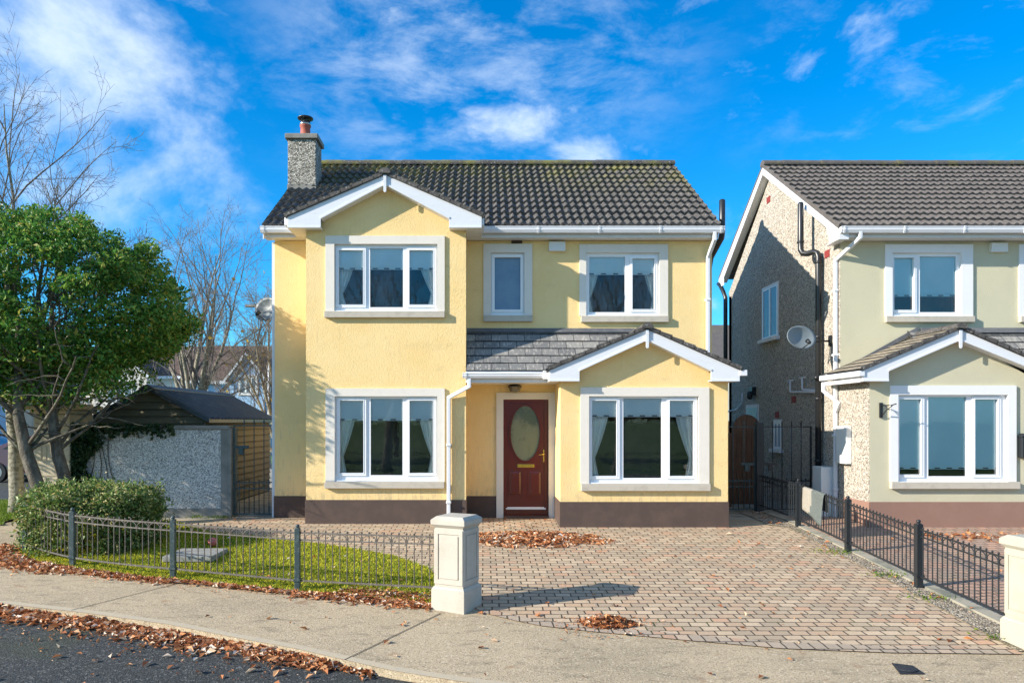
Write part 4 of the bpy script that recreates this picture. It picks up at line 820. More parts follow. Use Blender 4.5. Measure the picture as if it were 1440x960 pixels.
# ------------------------------------------------------------------ pillars
def pillar(name, c, ang, sz, h, m, label, panels=True, grp='gate pillars at the driveways'):
    z0 = gz(c[1])-.02; e = empty(name, (c[0], c[1], z0), label, 'pillar', grp); Rz = Matrix.Translation((c[0], c[1], z0)) @ Matrix.Rotation(ang, 4, 'Z')
    def bx_(mb, a, z_a, z_b, b=None):
        b = a if b is None else b
        vs = [Rz @ Vector((x*q/2, y*q/2, z)) for z, q in ((z_a, a), (z_b, b)) for x, y in ((-1,-1),(1,-1),(1,1),(-1,1))]
        mb.add(vs, [(0,3,2,1),(4,5,6,7),(0,1,5,4),(1,2,6,5),(2,3,7,6),(3,0,4,7)])
    b = MB(); bx_(b, sz, -.15, .24); bx_(b, sz, .24, .275, sz*.89); b.build('base', m, e, .006)
    s = MB(); bs = sz*.86; bx_(s, bs, .275, h-.10)
    for k in range(4):       # raised border round a sunk panel on each face
        Q = Rz @ Matrix.Rotation(k*math.pi/2, 4, 'Z'); y = -bs/2; za, zb_ = .30, h-.12; a = bs/2-.002
        outer = ((-a, za), (a, zb_)); wd, tp = .045, .05
        for (x0, z0_, x1, z1) in ((-a, za, a, za+tp), (-a, zb_-tp, a, zb_), (-a, za+tp, -a+wd, zb_-tp), (a-wd, za+tp, a, zb_-tp), (-a+wd+.014, za+tp+.014, a-wd-.014, zb_-tp-.014)):
            vs = [Q @ Vector(v) for v in ((x0, y-.010, z0_), (x1, y-.010, z0_), (x1, y-.010, z1), (x0, y-.010, z1), (x0, y+.003, z0_), (x1, y+.003, z0_), (x1, y+.003, z1), (x0, y+.003, z1))]
            s.add(vs, [(0,1,2,3),(4,7,6,5),(0,4,5,1),(1,5,6,2),(2,6,7,3),(3,7,4,0)])
    s.build('shaft', m, e, .0025)
    c_ = MB(); bx_(c_, bs*1.02, h-.10, h-.07, sz*1.0); bx_(c_, sz*1.03, h-.07, h-.015); bx_(c_, sz*1.03, h-.015, h+.022, sz*.80); c_.build('cap', m, e, .006)
    return e
pillar('stone_pillar', (-.30, 8.33), R(-27), .415, 1.02, m_stone, 'grey stone pillar at the end of the curved railing, beside the block-paved drive')
pillar('stone_pillar', (5.255, 7.08), R(6), .42, 1.04, m_stone_lt, 'cream pillar at the roadside end of the straight black railing between the drives')

# ------------------------------------------------------------------ railings
def panel_rail(par, a, b, m, h=.72, name='railing_panel', sp=.094, r=.0065):
    a = Vector(a); b = Vector(b); L = (b-a).length; d = (b-a)/L; n = max(2, int(round(L/sp))); up = Vector((0, 0, 1)); mb = MB()
    za, zb_, zc = h, h-.085, .13
    for z, wd in ((za, .018), (zb_, .016), (zc, .020)): mb.rbar(a+up*z, b+up*z, .012, wd)
    for i in range(1, n):
        p = a+d*(L*i/n); mb.tube([p+up*(zc-.02), p+up*(za+.012)], r, 6, cap=False); mb.lathe((p.x, p.y, p.z+za+.01), [(.004, 0), (.012, .008), (.013, .017), (.004, .026)], 6)
    s_ = L/n
    for i in range(0, n-1, 2):
        c = a+d*(s_*(i+1)); pts = [c+d*(s_*math.cos(t))+up*(zb_+(za-zb_-.006)*math.sin(t)) for t in np.linspace(0, math.pi, 9)]; mb.tube(pts, .0055, 5, cap=False)
        for e_ in (-1, 1): mb.tube([c+d*(s_*e_)+up*(zb_-.045), c+d*(s_*(e_*.93))+up*(zb_-.01), c+d*(s_*(e_*.8))+up*(zb_+.03)], .0045, 5, cap=False)
    return mb.build(name, m, par)
def post(par, p, m, h=.77, w_=.062):
    mb = MB(); mb.box((p[0]-w_/2, p[1]-w_/2, p[2]-.1), (p[0]+w_/2, p[1]+w_/2, p[2]+h)); mb.lathe((p[0], p[1], p[2]+h), [(.034, 0), (.034, .008), (.014, .012), (.024, .022), (.027, .034), (.02, .048), (.006, .054)], 12)
    mb.box((p[0]-w_/2-.012, p[1]-w_/2-.008, p[2]+.12), (p[0]+w_/2+.012, p[1]+w_/2+.008, p[2]+.15))
    return mb.build('post', m, par, .003)
V3 = lambda x, y: Vector((x, y, gz(y)))
fp = [V3(-.52, 8.42), V3(-2.23, 8.95), V3(-3.95, 9.50), V3(-5.56, 10.1), V3(-6.72, 10.95), V3(-7.0, 11.9)]
FL = empty('curved_railing', fp[2], 'low weathered iron railing curving round the lawn and hedge', 'railing')
for i, p_ in enumerate(fp[1:]): post(FL, p_, m_rail, .75)
def arc(a, b, c, n=3):      # curve the panel slightly between posts
    return [a+(b-a)*k/n+c*math.sin(math.pi*k/n) for k in range(n+1)]
for i in range(len(fp)-1):
    mid = Vector((.0, -.05, 0)) if i >= 2 else Vector((0, 0, 0)); pts = arc(fp[i], fp[i+1], mid, 3 if i >= 2 else 1)
    if i == 0: pts = [fp[0]+Vector((-.0, 0, .06)), fp[1]]
    for a, b in zip(pts, pts[1:]): panel_rail(FL, a, b, m_railbar, .70)
fr_ = [V3(5.31, 7.32), V3(5.29, 9.08), V3(5.345, 10.95), V3(5.405, 12.83), V3(5.42, 14.62)]
FR = empty('straight_railing', fr_[2], 'low black iron railing between the two driveways', 'railing')
for p_ in fr_[1:4]: post(FR, p_+Vector((0, 0, .02)), m_iron, .76, .075)
for a, b in zip(fr_, fr_[1:]): panel_rail(FR, a+Vector((0, 0, .02)), b+Vector((0, 0, .02)), m_iron, .70, r=.0075)
# tall gate post and the side gates
gpst = MB(); gpst.box((5.35, 14.63, -.05), (5.49, 14.77, 1.76)); gpo = gpst.build('gate_post', m_iron, None, .006)
tag(gpo, 'thick black square gate post between the two iron side gates', 'gate post')
def iron_gate(x0, x1, Y, zt, zm, nb, m, label, latch=None, spear=.11, zlow=.06, curls=True, handle_side=1):
    g = empty('iron_gate', ((x0+x1)/2, Y, 0), label, 'gate', 'iron side gates'); f = MB()
    for z in (zt, zm, zm-.115, zlow): f.rbar((x0, Y, z), (x1, Y, z), .012, .022)
    for x in (x0, x1): f.rbar((x, Y, zlow-.03), (x, Y, zt+.01), .03, .03)
    f.build('gate_frame', m, g)
    b = MB()
    for i in range(1, nb+1):
        x = x0+(x1-x0)*i/(nb+1); b.tube([(x, Y, zlow), (x, Y, zt+.04)], .009, 6); b.lathe((x, Y, zt+.02), [(.009, 0), (.024, .012), (.009, .03), (.018, .045), (.002, spear)], 6, 0, False)
        for s_ in (-.5, .5):
            xx = x+s_*(x1-x0)/(nb+1)
            if x0+.02 < xx < x1-.02: b.tube([(xx, Y, zlow), (xx, Y, zm+.03)], .008, 6); b.lathe((xx, Y, zm+.02), [(.008, 0), (.015, .01), (.004, .03)], 6)
        for s_ in (-1, 1): b.tube([(x, Y, zm-.10), (x+s_*.03, Y, zm-.03), (x+s_*.055, Y, zm-.015), (x+s_*.06, Y, zm-.04)], .006, 5)
    b.build('bars', m, g)
    if latch:
        l = MB(); zl = (zt+zm)/2+.28*0+latch; xa, xb = (x1-.02, x1-.28) if handle_side > 0 else (x0+.02, x0+.28); l.rbar((xa, Y-.02, zl), (xb, Y-.02, zl), .014, .05)
        l.box((min(xa, xb)+.07, Y-.05, zl-.14), (min(xa, xb)+.16, Y-.021, zl-.02)); l.build('latch', m, g)
    return g
iron_gate(-4.66, -3.92, 13.96, 1.71, .65, 3, m_rail, 'tall green iron gate between the yellow house and the pebble-dashed garden wall', latch=.13, handle_side=-1)
iron_gate(5.50, 6.44, 14.7, 1.68, .62, 4, m_iron, 'tall black iron gate in front of the pebble-dashed gable wall', latch=-.2, handle_side=-1)
iron_gate(4.27, 5.34, 14.7, 1.68, .62, 4, m_rail, 'thin iron side gate in front of the arched wooden gate', latch=-.2)
wg = empty('wooden_gate', (5.2, 15.6, 0), 'brown boarded wooden gate with a curved top', 'gate'); x0, x1, Y = PX(1029, 15.6), PX(1064, 15.6)+.1, 15.6; nb = 6; b = MB()
for i in range(nb):
    a, c_ = x0+(x1-x0)*i/nb+.004, x0+(x1-x0)*(i+1)/nb-.004; top = lambda x: 1.55+.38*math.sqrt(max(0, 1-((x-(x0+x1)/2)/((x1-x0)/2*1.02))**2))
    b.xz([(a, .06), (c_, .06), (c_, top(c_)), ((a+c_)/2, top((a+c_)/2)), (a, top(a))], Y, Y+.022)
b.build('boards', m_gatewood, wg)
b = MB(); 
for z in (.3, 1.35): b.cut(); b.box((x0, Y+.023, z), (x1, Y+.05, z+.1))
b.build('ledges', m_gatewood, wg)
b = MB(); b.box((x0-.75, Y-.02, 0), (x0-.01, Y+.05, 1.55)); tag(b.build('wooden_side_screen', m_gatewood, None), 'brown board screen filling the gap between the yellow wall and the curved-top gate', 'screen')
# striped mat hung over the railing
nm = empty('hanging_mat', (5.37, 12.1, .72), 'grey and cream door mat hung over the black railing', 'mat'); ya, yb_ = 11.72, 12.50; vs = []; nj, ni = 22, 14; X0 = 5.37; zt = gz(12.1)+.02+.73
prof = [(-.035-.012*math.sin(q*9)*0, 0) for q in range(1)]
def matpt(u, v):        # u along the railing, v over it: -1 drive side hem .. +1 far hem
    y = yb_+(ya-yb_)*u; d = abs(v); L = (.50-.16*(1-u)) if v < 0 else .28
    if d < .1: a = v/.1*math.pi/2; return (X0+.03*math.sin(a), y, gz(y)+.75+.03*math.cos(a)-.03)
    s_ = (d-.1)/.9; x = X0+math.copysign(.03+.03*s_+.012*math.sin(u*7+s_*2), v); return (x, y+.10*s_*(u-.75), gz(y)+.72-L*s_)
vv = [-1+2*j/nj for j in range(nj+1)]; vs = [matpt(i/ni, v) for v in vv for i in range(ni+1)]
fs = [(j*(ni+1)+i, j*(ni+1)+i+1, (j+1)*(ni+1)+i+1, (j+1)*(ni+1)+i) for j in range(nj) for i in range(ni)]
m_mat = mat('grey_mat_weave', (.12, .14, .13), .95, [dict(s=60, c=(.08, .09, .085), lo=.45, hi=.6)], [('noise', 150, .5, .005)]); m_matc = mat('cream_mat_weave', (.32, .29, .24), .95, [dict(s=60, c=(.25, .225, .185), lo=.45, hi=.6)], [('noise', 150, .5, .005)])
mm = MB().add(vs, fs, 0, True); mm.m = [1 if (k % ni)/ni < .26+.14*math.sin((k//ni)/nj*5) else 0 for k in range(len(fs))]; mo = mm.build('mat_cloth', [m_mat, m_matc], nm); sol = mo.modifiers.new('thick', 'SOLIDIFY'); sol.thickness = .008
# drain cover in the pavement
dc = MB(); P = [G(1254, 933), G(1283, 936.5), G(1300, 948), G(1266, 948)]
dc.prism([(v.x, v.y, v.z+.003) for v in P], (0, 0, .008)); cc = sum(P, Vector())/4; dc.lathe((cc.x, cc.y, cc.z+.010), [(.085, 0), (.085, .004), (.07, .006)], 20)
m_cover = mat('dark_drain_cover', (.02, .022, .026), .6, [], [('noise', 60, .5, .01)]); tag(dc.build('drain_cover', m_cover), 'small dark drain cover set in the pavement at the drive entrance', 'drain cover')
lc = MB(); c0 = V3(-4.02, 10.55); lc.box((c0.x-.38, c0.y-.33, c0.z+.02), (c0.x+.30, c0.y+.33, c0.z+.10)); tag(lc.build('inspection_cover', m_slab, None, .01), 'flat grey concrete cover lying in the lawn by the hedge', 'cover')
rb = MB(); rb.lathe((PX(299, 11.2), 11.2, gz(11.2)+.03), [(.01, 0), (.06, .03), (.075, .07), (.06, .12), (.01, .14)], 14); tag(rb.build('faded_ball', mat('faded_red_plastic', (.45, .12, .10), .6)), 'faded red ball on the far side of the lawn', 'ball')

# ------------------------------------------------------------------ garden wall, ivy, pier, shed
gw = empty('garden_wall', (-6.2, 13.9, 0), 'grey pebble-dashed garden wall with a cement coping in front of the shed', 'wall')
gx0, gx1, gy = -7.75, PX(321, 13.9), 13.9
b = MB(); b.box((gx0, gy, .17), (gx1-.14, gy+.2, 1.63)); b.build('wall_panel', m_dash_grey, gw)
b = MB(); b.box((gx0, gy-.012, -.1), (gx1-.001, gy+.212, .17)); b.box((gx1-.14, gy-.006, .17), (gx1, gy+.206, 1.64)); b.box((gx1, gy-.02, -.1), (gx1+.06, gy+.35, 1.66)); b.build('wall_end', m_cem, gw, .008)
b = MB(); b.box((gx0, gy-.035, 1.64), (gx1+.03, gy+.235, 1.71)); b.build('coping', m_cem, gw, .01)
iv = []
for _ in range(3200):
    x = gx0+.05+abs(random.gauss(0, .32)); z = random.uniform(.1, 1.75)
    if x < gx0+.62+.25*math.sin(z*5)+(.5*max(0, z-1.35)): iv.append((x, gy-.03-random.random()*.09, z))
for _ in range(700): x = gx0+random.random()**1.6*2.0; iv.append((x, gy-.02-random.random()*.05, 1.72-abs(random.gauss(0, .10))*(1+.0*x)))
IV = empty('ivy', (gx0+.4, gy, 0), 'dark ivy climbing the end of the pebble-dashed wall beside the block pier', 'ivy'); leaves('ivy_leaves', iv, .075, m_leaf_ivy, IV, aspect=.9, fold=.2)
b = MB()
for k in range(7):
    x = gx0+.1+.12*k; b.tube([(x+.06*math.sin(k+z*4), gy-.012, z) for z in np.linspace(-.05, 1.65, 12)], .008, 5)
b.build('ivy_stems', m_bark, IV)
pr_ = empty('block_pier', (-8.0, 13.95, 0), 'broad cream block pier with a moulded cap between the hedge and the road', 'pier'); b = MB()
x0, x1, y0, y1 = PX(47, 13.75), -7.62, 13.75, 14.6; hz = 0
for i in range(7):
    z0_, z1 = -.1+i*.29, -.1+(i+1)*.29-.012; o_ = .0
    xs = [x0, x0+.42, x1-.28, x1] if i % 2 else [x0, x0+.16, x1-.42, x1]
    for a, c_ in zip(xs, xs[1:]): b.box((a+(.006 if a > x0 else 0), y0, z0_), (c_-(.006 if c_ < x1 else 0), y1, z1))
b.box((x0+.012, y0+.012, -.1), (x1-.012, y1-.012, 1.93)); b.build('blocks', m_pier, pr_, .018)
b = MB(); b.box((x0-.05, y0-.05, 1.93), (x1+.05, y1+.05, 2.0)); b.box((x0-.13, y0-.13, 2.0), (x1+.13, y1+.13, 2.08)); b.xy([(x0, y0), (x1, y0), (x1, y1), (x0, y1)], 2.08, 2.12); b.build('cap', m_pier, pr_, .02)
SH = empty('garden_shed', (-6.6, 17, 0), 'tan boarded shed with a dark corrugated roof behind the garden wall', 'shed')
sx0, sx1, sxr, sy0, sy1 = -7.62, -5.52, -6.60, 14.75, 19.2; se, sr = 1.88, 2.44
b = MB(); nbd = 13
for i in range(nbd):
    z0_, z1 = .02+i*(se-.02)/nbd, .02+(i+1)*(se-.02)/nbd
    for (X_, s_) in ((sx1, 1), (sx0, -1)): b.prism([(X_, sy0, z0_), (X_+s_*.042, sy0, z0_+.012), (X_+s_*.006, sy0, z1+.012), (X_, sy0, z1+.01)], (0, sy1-sy0, 0))
    b.prism([(sx0, sy0, z0_), (sx0, sy0-.05, z0_+.012), (sx0, sy0-.004, z1+.01), (sx0, sy0, z1+.01)], (sx1-sx0, 0, 0))
for i in range(4):
    z0_, z1 = se+i*.14, se+(i+1)*.14; k = lambda z: max(.0, 1-(z-se)/(sr-se)); a0, a1 = sxr+(sx0-sxr)*k(z0_), sxr+(sx1-sxr)*k(z0_)
    c0_, c1 = sxr+(sx0-sxr)*k(z1), sxr+(sx1-sxr)*k(z1)
    b.add([(a0, sy0-.05, z0_+.012), (a1, sy0-.05, z0_+.012), (c1, sy0-.004, z1), (c0_, sy0-.004, z1)], [(0, 1, 2, 3)]); b.add([(a0, sy0-.05, z0_+.012), (a1, sy0-.05, z0_+.012), (a1, sy0, z0_), (a0, sy0, z0_)], [(3, 2, 1, 0)])
b.box((sx0+.01, sy0+.01, .0), (sx1-.01, sy1-.01, se)); b.box((sx1, sy0-.03, .02), (sx1+.035, sy0+.05, se)); b.build('boarding', m_shedwood, SH)
b = MB()
for s_, xe in ((1, sx1+.14), (-1, sx0-.14)):
    zE = se-.05; run = Vector((xe-sxr, 0, zE-sr-.03)); n = 96; y0_, y1_ = sy0-.12, sy1+.12; vs = []
    nrm = Vector((-run.z, 0, run.x)).normalized(); nrm = nrm if nrm.z > 0 else -nrm
    for i in range(n+1):
        y = y0_+(y1_-y0_)*i/n; o_ = nrm*(.035*(1 if (i//2) % 2 else -1)); vs += [Vector((sxr, y, sr+.03))+o_, Vector((sxr, y, sr+.03))+run+o_]
    b.add(vs, [(2*i, 2*i+1, 2*i+3, 2*i+2) for i in range(n)])
b.build('corrugated_roof', m_corr, SH)
b = MB(); b.prism([(sxr-.16, sy0-.13, sr+.0), (sxr, sy0-.13, sr+.075), (sxr+.16, sy0-.13, sr+.0), (sxr+.16, sy0-.13, sr-.02), (sxr, sy0-.13, sr+.05), (sxr-.16, sy0-.13, sr-.02)], (0, sy1-sy0+.26, 0)); b.build('ridge_cap', m_corr, SH)
b = MB()
for s_, xe in ((1, sx1+.15), (-1, sx0-.15)):
    b.prism([(sxr, sy0-.135, sr+.055), (xe, sy0-.135, se-.03), (xe, sy0-.135, se-.12), (sxr, sy0-.135, sr-.04)], (0, .02, 0)); b.box((min(xe, xe-s_*.02), sy0-.11, se-.12), (max(xe, xe-s_*.02), sy1+.1, se-.05))
b.build('shed_barge', m_corr, SH)

# ------------------------------------------------------------------ trees and plants
def limb_path(p, d, L, r0, r1, seg, wob, up, rr):
    pts = [Vector(p)]; rs = [r0]; d = Vector(d).normalized()
    for i in range(seg):
        d = (d+Vector((rr.gauss(0, wob), rr.gauss(0, wob), rr.gauss(0, wob)+up))).normalized(); pts.append(pts[-1]+d*(L/seg)); rs.append(r0+(r1-r0)*(i+1)/seg)
    return pts, rs, d
def bare_tree(name, base, height, spread, seed, label, trunk_r=.13, bark=None, fork=.3, dirs=None, lean=(0, 0), dense=1.0, leafy=0):
    rr = random.Random(seed); T = empty(name, base, label, 'tree', 'bare winter trees'); tk = MB(); br = MB(); B = Vector(base)
    th = height*fork; pts, rs, d = limb_path(B-Vector((0, 0, .1)), (lean[0], lean[1], 1), th+.1, trunk_r*1.15, trunk_r*.8, 6, .05, .05, rr)
    rs[0] = trunk_r*1.6; tk.tube(pts, rs, 12)
    tips = []
    def grow(p, d, L, r, lv):
        seg = 6 if lv < 2 else 4; pts, rs, d2 = limb_path(p, d, L, r, max(.0025, r*(.12 if lv == 0 else .25)), seg, .08+.02*lv, .07 if lv < 3 else .05, rr)
        (tk if lv == 0 else br).tube(pts, rs, 7 if lv == 0 else (5 if lv == 1 else 3), cap=False, smooth=True)
        if lv >= 4: tips.append(pts[-1]); return
        n = int([8, 6, 5, 3][lv]*dense)
        for i in range(n):
            k = .18+.80*(i+rr.random()*.6)/n; f = k*seg; j = min(int(f), seg-1); q = pts[j]+(pts[j+1]-pts[j])*(f-j); ax = (pts[j+1]-pts[j]).normalized()
            s_ = ax.cross(Vector((rr.gauss(0, 1), rr.gauss(0, 1), rr.gauss(0, 1)))).normalized(); sp = [.50, .55, .62, .7][lv]
            grow(q, ax*(1-sp*.45)+s_*sp, L*(.60-.22*k)*rr.uniform(.8, 1.15)*[1, 1, 1, .9][lv], max(.0035, r*(1-.6*k)*.48), lv+1)
    top = pts[-1]; nl = 6 if dirs is None else len(dirs)
    for i in range(nl):
        if dirs is None:
            a = 2*math.pi*(i+rr.random()*.5)/nl; o_ = spread*rr.uniform(.45, 1.0)*(0.25 if i == 0 else 1); dd = Vector((math.cos(a)*o_, math.sin(a)*o_, (height-th)*rr.uniform(.75, 1)))
        else: dd = Vector(dirs[i])
        j = rr.choice([-1, -1, -2, -3]); grow(pts[j] if i else pts[-1], dd, dd.length*.93, trunk_r*.55, 0)
    tk.build('trunk', bark or m_bark2, T); br.build('branches', m_twig, T)
    if leafy:
        L_ = [tips[rr.randrange(len(tips))]+Vector((rr.gauss(0, .1), rr.gauss(0, .1), 0)) for _ in range(leafy)]; leaves('last_leaves', L_, .12, island_mat('yellow_autumn_leaf', [(0, (.4, .25, .03)), (1, (.6, .45, .08))], .6, .3), T, aspect=.8)
    return T
bare_tree('bare_tree', (-9.0, 14.45, 0), 8.4, 3.0, 12, 'tall bare tree with a pale mottled trunk on the grass verge', .125, fork=.33,
    dense=.95, dirs=[(-.1, 0, 5.4), (.45, .2, 5.5), (1.2, .2, 4.4), (2.4, -.2, 3.2), (2.9, .5, 2.0), (2.6, -.4, 2.5), (-1.0, .4, 4.4), (-2.2, -.3, 2.8), (.3, -.9, 4.6)])
bare_tree('bare_tree', (PX(284, 23), 23, 0), 9.2, 3, 5, 'bare tree rising behind the corrugated shed roof', .16, fork=.24,
    dense=.95, dirs=[(-.2, 0, 5.7), (.6, .2, 5.9), (1.5, .1, 4.6), (-1.2, .2, 4.6), (-.6, -.6, 5.3), (2.3, .5, 3.0), (-2.0, -.2, 3.0), (.9, -.5, 5.2)], leafy=0)
bare_tree('bare_tree', (PX(392, 20.5), 20.5, 0), 6.0, 3, 9, 'bare tree whose twigs show at the corner of the yellow wall beside the blue house', .11, fork=.16,
    dirs=[(-1.0, 0, 3.9), (-1.7, .1, 3.0), (-.3, .3, 4.3), (-2.1, -.2, 1.9), (.8, 0, 3.5)], leafy=40)

# dense clipped evergreen with two stems
EV = empty('evergreen_tree', (-7.3, 12.6, 0), 'dense dome-shaped evergreen tree with two stems rising from the hedge', 'tree')
CX, CY, CZ = -8.15, 13.35, 3.66; RX, RY = 2.93, 1.85
def ev_shape(n, rr):
    out = []
    while len(out) < n:
        u = rr.normal(size=3); u /= np.linalg.norm(u); s_ = rr.uniform(.55, 1.0)**.4
        top = 1.90; bot = 1.12
        p = np.array([CX+RX*u[0]*s_, CY+RY*u[1]*s_, CZ+(top if u[2] > 0 else bot)*u[2]*s_])
        out.append(p)
    return np.array(out)
cl = ev_shape(820, rng); rad = rng.uniform(.13, .29, len(cl)); P = []
for c_, r_ in zip(cl, rad):
    n = int(165*(r_/.25)**2); q = rng.normal(size=(n, 3)); q /= np.linalg.norm(q, axis=1)[:, None]; P.append(c_+q*(r_*rng.uniform(.45, 1.1, (n, 1)))*np.array([1, 1, .75]))
sp_ = []      # drooping lower sprays thin out over the shed
for _ in range(300):
    a = rng.uniform(-.5, .6); c_ = np.array([CX+RX*rng.uniform(-.95, .62), CY+RY*rng.uniform(-.8, .3), rng.uniform(2.15, 2.95)]); n = 70; P.append(c_+rng.normal(size=(n, 3))*np.array([.22, .18, .09]))
P = np.concatenate(P); P = P[~((P[:, 2] < 2.75) & (P[:, 1] < 12.2))]; P = P[~((P[:, 0] > -6.9) & (P[:, 2] < 2.30+.14*np.sin(P[:, 0]*5)))]
leaves('foliage', P, .072, m_leaf_ev, EV, up=.1, aspect=.48, fold=.3)
tk = MB(); rr = random.Random(4)
for k, (bx_, by_, lx) in enumerate(((PX(67, 12.4), 12.4, -.25), (PX(103, 12.7), 12.7, -.12))):
    pts = [Vector((bx_, by_, -.1)), Vector((bx_-.08+lx*.3, by_, .7)), Vector((bx_-.2+lx*.6, by_, 1.25)), Vector((bx_-.24+lx, by_, 1.9)), Vector((bx_-.3+lx, by_+.1, 2.7)), Vector((bx_-.3+lx, by_+.1, 3.8))]
    tk.tube(pts, [.13, .105, .10, .085, .06, .03], 12)
    for i in range(7):
        j = 2 if i < 4 else 3; a = rr.uniform(0, 6.28) if i > 2 else (0.2, 3.0, -.5)[i]; p0 = pts[j]+Vector((0, 0, rr.uniform(-.1, .4))); L_ = rr.uniform(1.4, 2.4)
        q_, r_, _d = limb_path(p0, (math.cos(a), math.sin(a)*.7, rr.uniform(.7, 1.5)), L_, .034, .010, 7, .12, .03, rr); tk.tube(q_, r_, 7)
        for m_ in range(5): q2, r2, _d = limb_path(q_[2+m_ % 5], (rr.gauss(0, 1), rr.gauss(0, .7), rr.uniform(-.1, .7)), .9, .014, .004, 5, .2, .0, rr); tk.tube(q2, r2, 4)
tk.build('trunk', m_bark, EV)

# hedge behind the railing
HG = empty('hedge', (-5.93, 11.4, gz(11.4)), 'rounded variegated hedge behind the curved railing', 'hedge')
P = []
def hz_top(x): return .98
for _ in range(430):
    a = rng.uniform(0, 2*np.pi); u = np.sqrt(rng.uniform(.0, 1)); x = -5.93+.90*u*np.cos(a); y = 11.35+.76*u*np.sin(a)
    if rng.random() < .65: z = gz(y)+.76-.16*u**6+rng.normal()*.06
    else:
        u = .97; x = -5.93+.90*u*np.cos(a); y = 11.35+.78*u*np.sin(a); z = gz(y)+rng.uniform(.05, .85)
    n = 95; P.append(np.array([x, y, z])+rng.normal(size=(n, 3))*np.array([.085, .085, .065]))
for _ in range(120):
    x = rng.uniform(-6.75, -5.25); y = 11.3+rng.normal()*.3; h = rng.uniform(.05, .22); n = 12; P.append(np.array([x, y, gz(y)+.78])+np.stack([rng.normal(size=n)*.03, rng.normal(size=n)*.03, np.linspace(0, h, n)], 1))
P = np.concatenate(P); leaves('hedge_leaves', P, .052, m_leaf_hedge, HG, aspect=.55, fold=.3)
b = MB(); rr = random.Random(8)
for _ in range(46):
    x = -5.93+rr.uniform(-.65, .65); y = 11.35+rr.uniform(-.4, .4); q_, r_, _d = limb_path((x, y, gz(y)-.03), (rr.gauss(0, .5), rr.gauss(0, .4), 1), rr.uniform(.6, .9), .012, .004, 5, .15, .05, rr); b.tube(q_, r_, 4)
b.build('hedge_stems', m_twig, HG)
# small weeds
wd = []
for (x, y, n, r_) in ((-4.8, 13.75, 120, .12), (-5.3, 13.75, 60, .1), (5.22, 9.6, 90, .15), (5.15, 10.9, 120, .2), (5.14, 8.6, 60, .15), (5.0, 7.3, 60, .1)):
    wd += [(x+rng.normal()*r_, y+rng.normal()*r_*.6, gz(y)+.02+abs(rng.normal())*.02) for _ in range(n)]
tag(leaves('weeds', wd, .035, m_blade2, None, up=1, aspect=.4), 'small green weeds along the edges of the gravel and wall foot', 'weeds', kind='stuff')

# ------------------------------------------------------------------ fallen leaves
def litter(name, pts, label, size=.07, flat=.35):
    tag(leaves(name, pts, size, m_dead, None, aspect=.62, fold=.42, jit=.45, flat=flat), label, 'fallen leaves', kind='stuff')
def along(path, n, spread, pile=.05, dz=0, bias=0):
    out = []; seg = [(Vector(a), Vector(b)) for a, b in zip(path, path[1:])]; Ls = [(b-a).length for a, b in seg]; tot = sum(Ls)
    for _ in range(n):
        s_ = random.random()*tot; i = 0
        while s_ > Ls[i]: s_ -= Ls[i]; i += 1
        a, b = seg[i]; d = (b-a).normalized(); nn = Vector((-d.y, d.x)); w_ = min(abs(random.gauss(0, .5)), 1.4); w_ = w_*spread if bias else random.gauss(0, .45)*spread
        p = a+d*s_-nn*(w_ if bias else w_); h = max(0, 1-abs(w_)/spread)*pile*(.6+.4*math.sin(s_*3+i)); out.append((p.x, p.y, gz(p.y)+dz+.008+random.random()*max(.006, h)))
    return out
K2 = [(-8.0, 8.95), (-5.46, 8.44), (-4.3, 8.09), (-3.27, 7.72), (-2.5, 7.35), (-1.75, 7.0), (-1.32, 6.78)]
gut = along(K2[:5], 3000, .29, .06, -.075, 1)+along(K2[4:], 700, .17, .05, -.075, 1)+along(K2, 240, .6, .004, -.072, 1)
litter('gutter_leaves', gut, 'thick band of brown fallen leaves in the gutter along the kerb', .064)
litter('gutter_leaves_thin', along([(-1.5, 6.86), (-.95, 6.58)], 160, .08, .02, -.07, 1), 'thin tail of fallen leaves where the kerb bends', .055)
fl = [(-7.25, 11.3), (-6.85, 10.65), (-6.2, 10.15), (-5.4, 9.84), (-3.95, 9.33), (-2.23, 8.80), (-.55, 8.32)]
fx = along(fl[:4], 2300, .26, .07)+along(fl[3:5], 900, .13, .04)+along(fl[4:6], 420, .07, .02, .02)+along(fl[5:], 900, .14, .05)+[(x, y, z) for x, y, z in along([(-1.7, 8.85), (-.62, 8.55)], 1100, .30, .05)]
litter('fence_leaves', fx, 'brown fallen leaves gathered at the foot of the curved railing', .058)
def heap(cx_, cy_, rx, ry, n, h):
    o_ = []
    for _ in range(n):
        a = random.random()*6.283; u = random.random()**.6; x = cx_+rx*u*math.cos(a)*(1+.15*math.sin(3*a)); y = cy_+ry*u*math.sin(a); o_.append((x, y, gz(y)+.014+random.random()*h*max(.12, 1-u**1.5)))
    return o_
c1 = G(760, 760); litter('door_leaf_heap', heap(c1.x-.15, c1.y+.05, 1.05, .62, 1500, .05)+heap(c1.x+.75, c1.y-.1, .45, .25, 160, .02), 'wide heap of brown leaves on the paving in front of the red door', .07)
c2 = G(852, 881); litter('small_leaf_heap', heap(c2.x, c2.y+.05, .27, .17, 330, .10)+heap(c2.x+.2, c2.y-.0, .22, .07, 40, .01), 'small heap of brown leaves at the roadside edge of the drive', .062)
sc = []
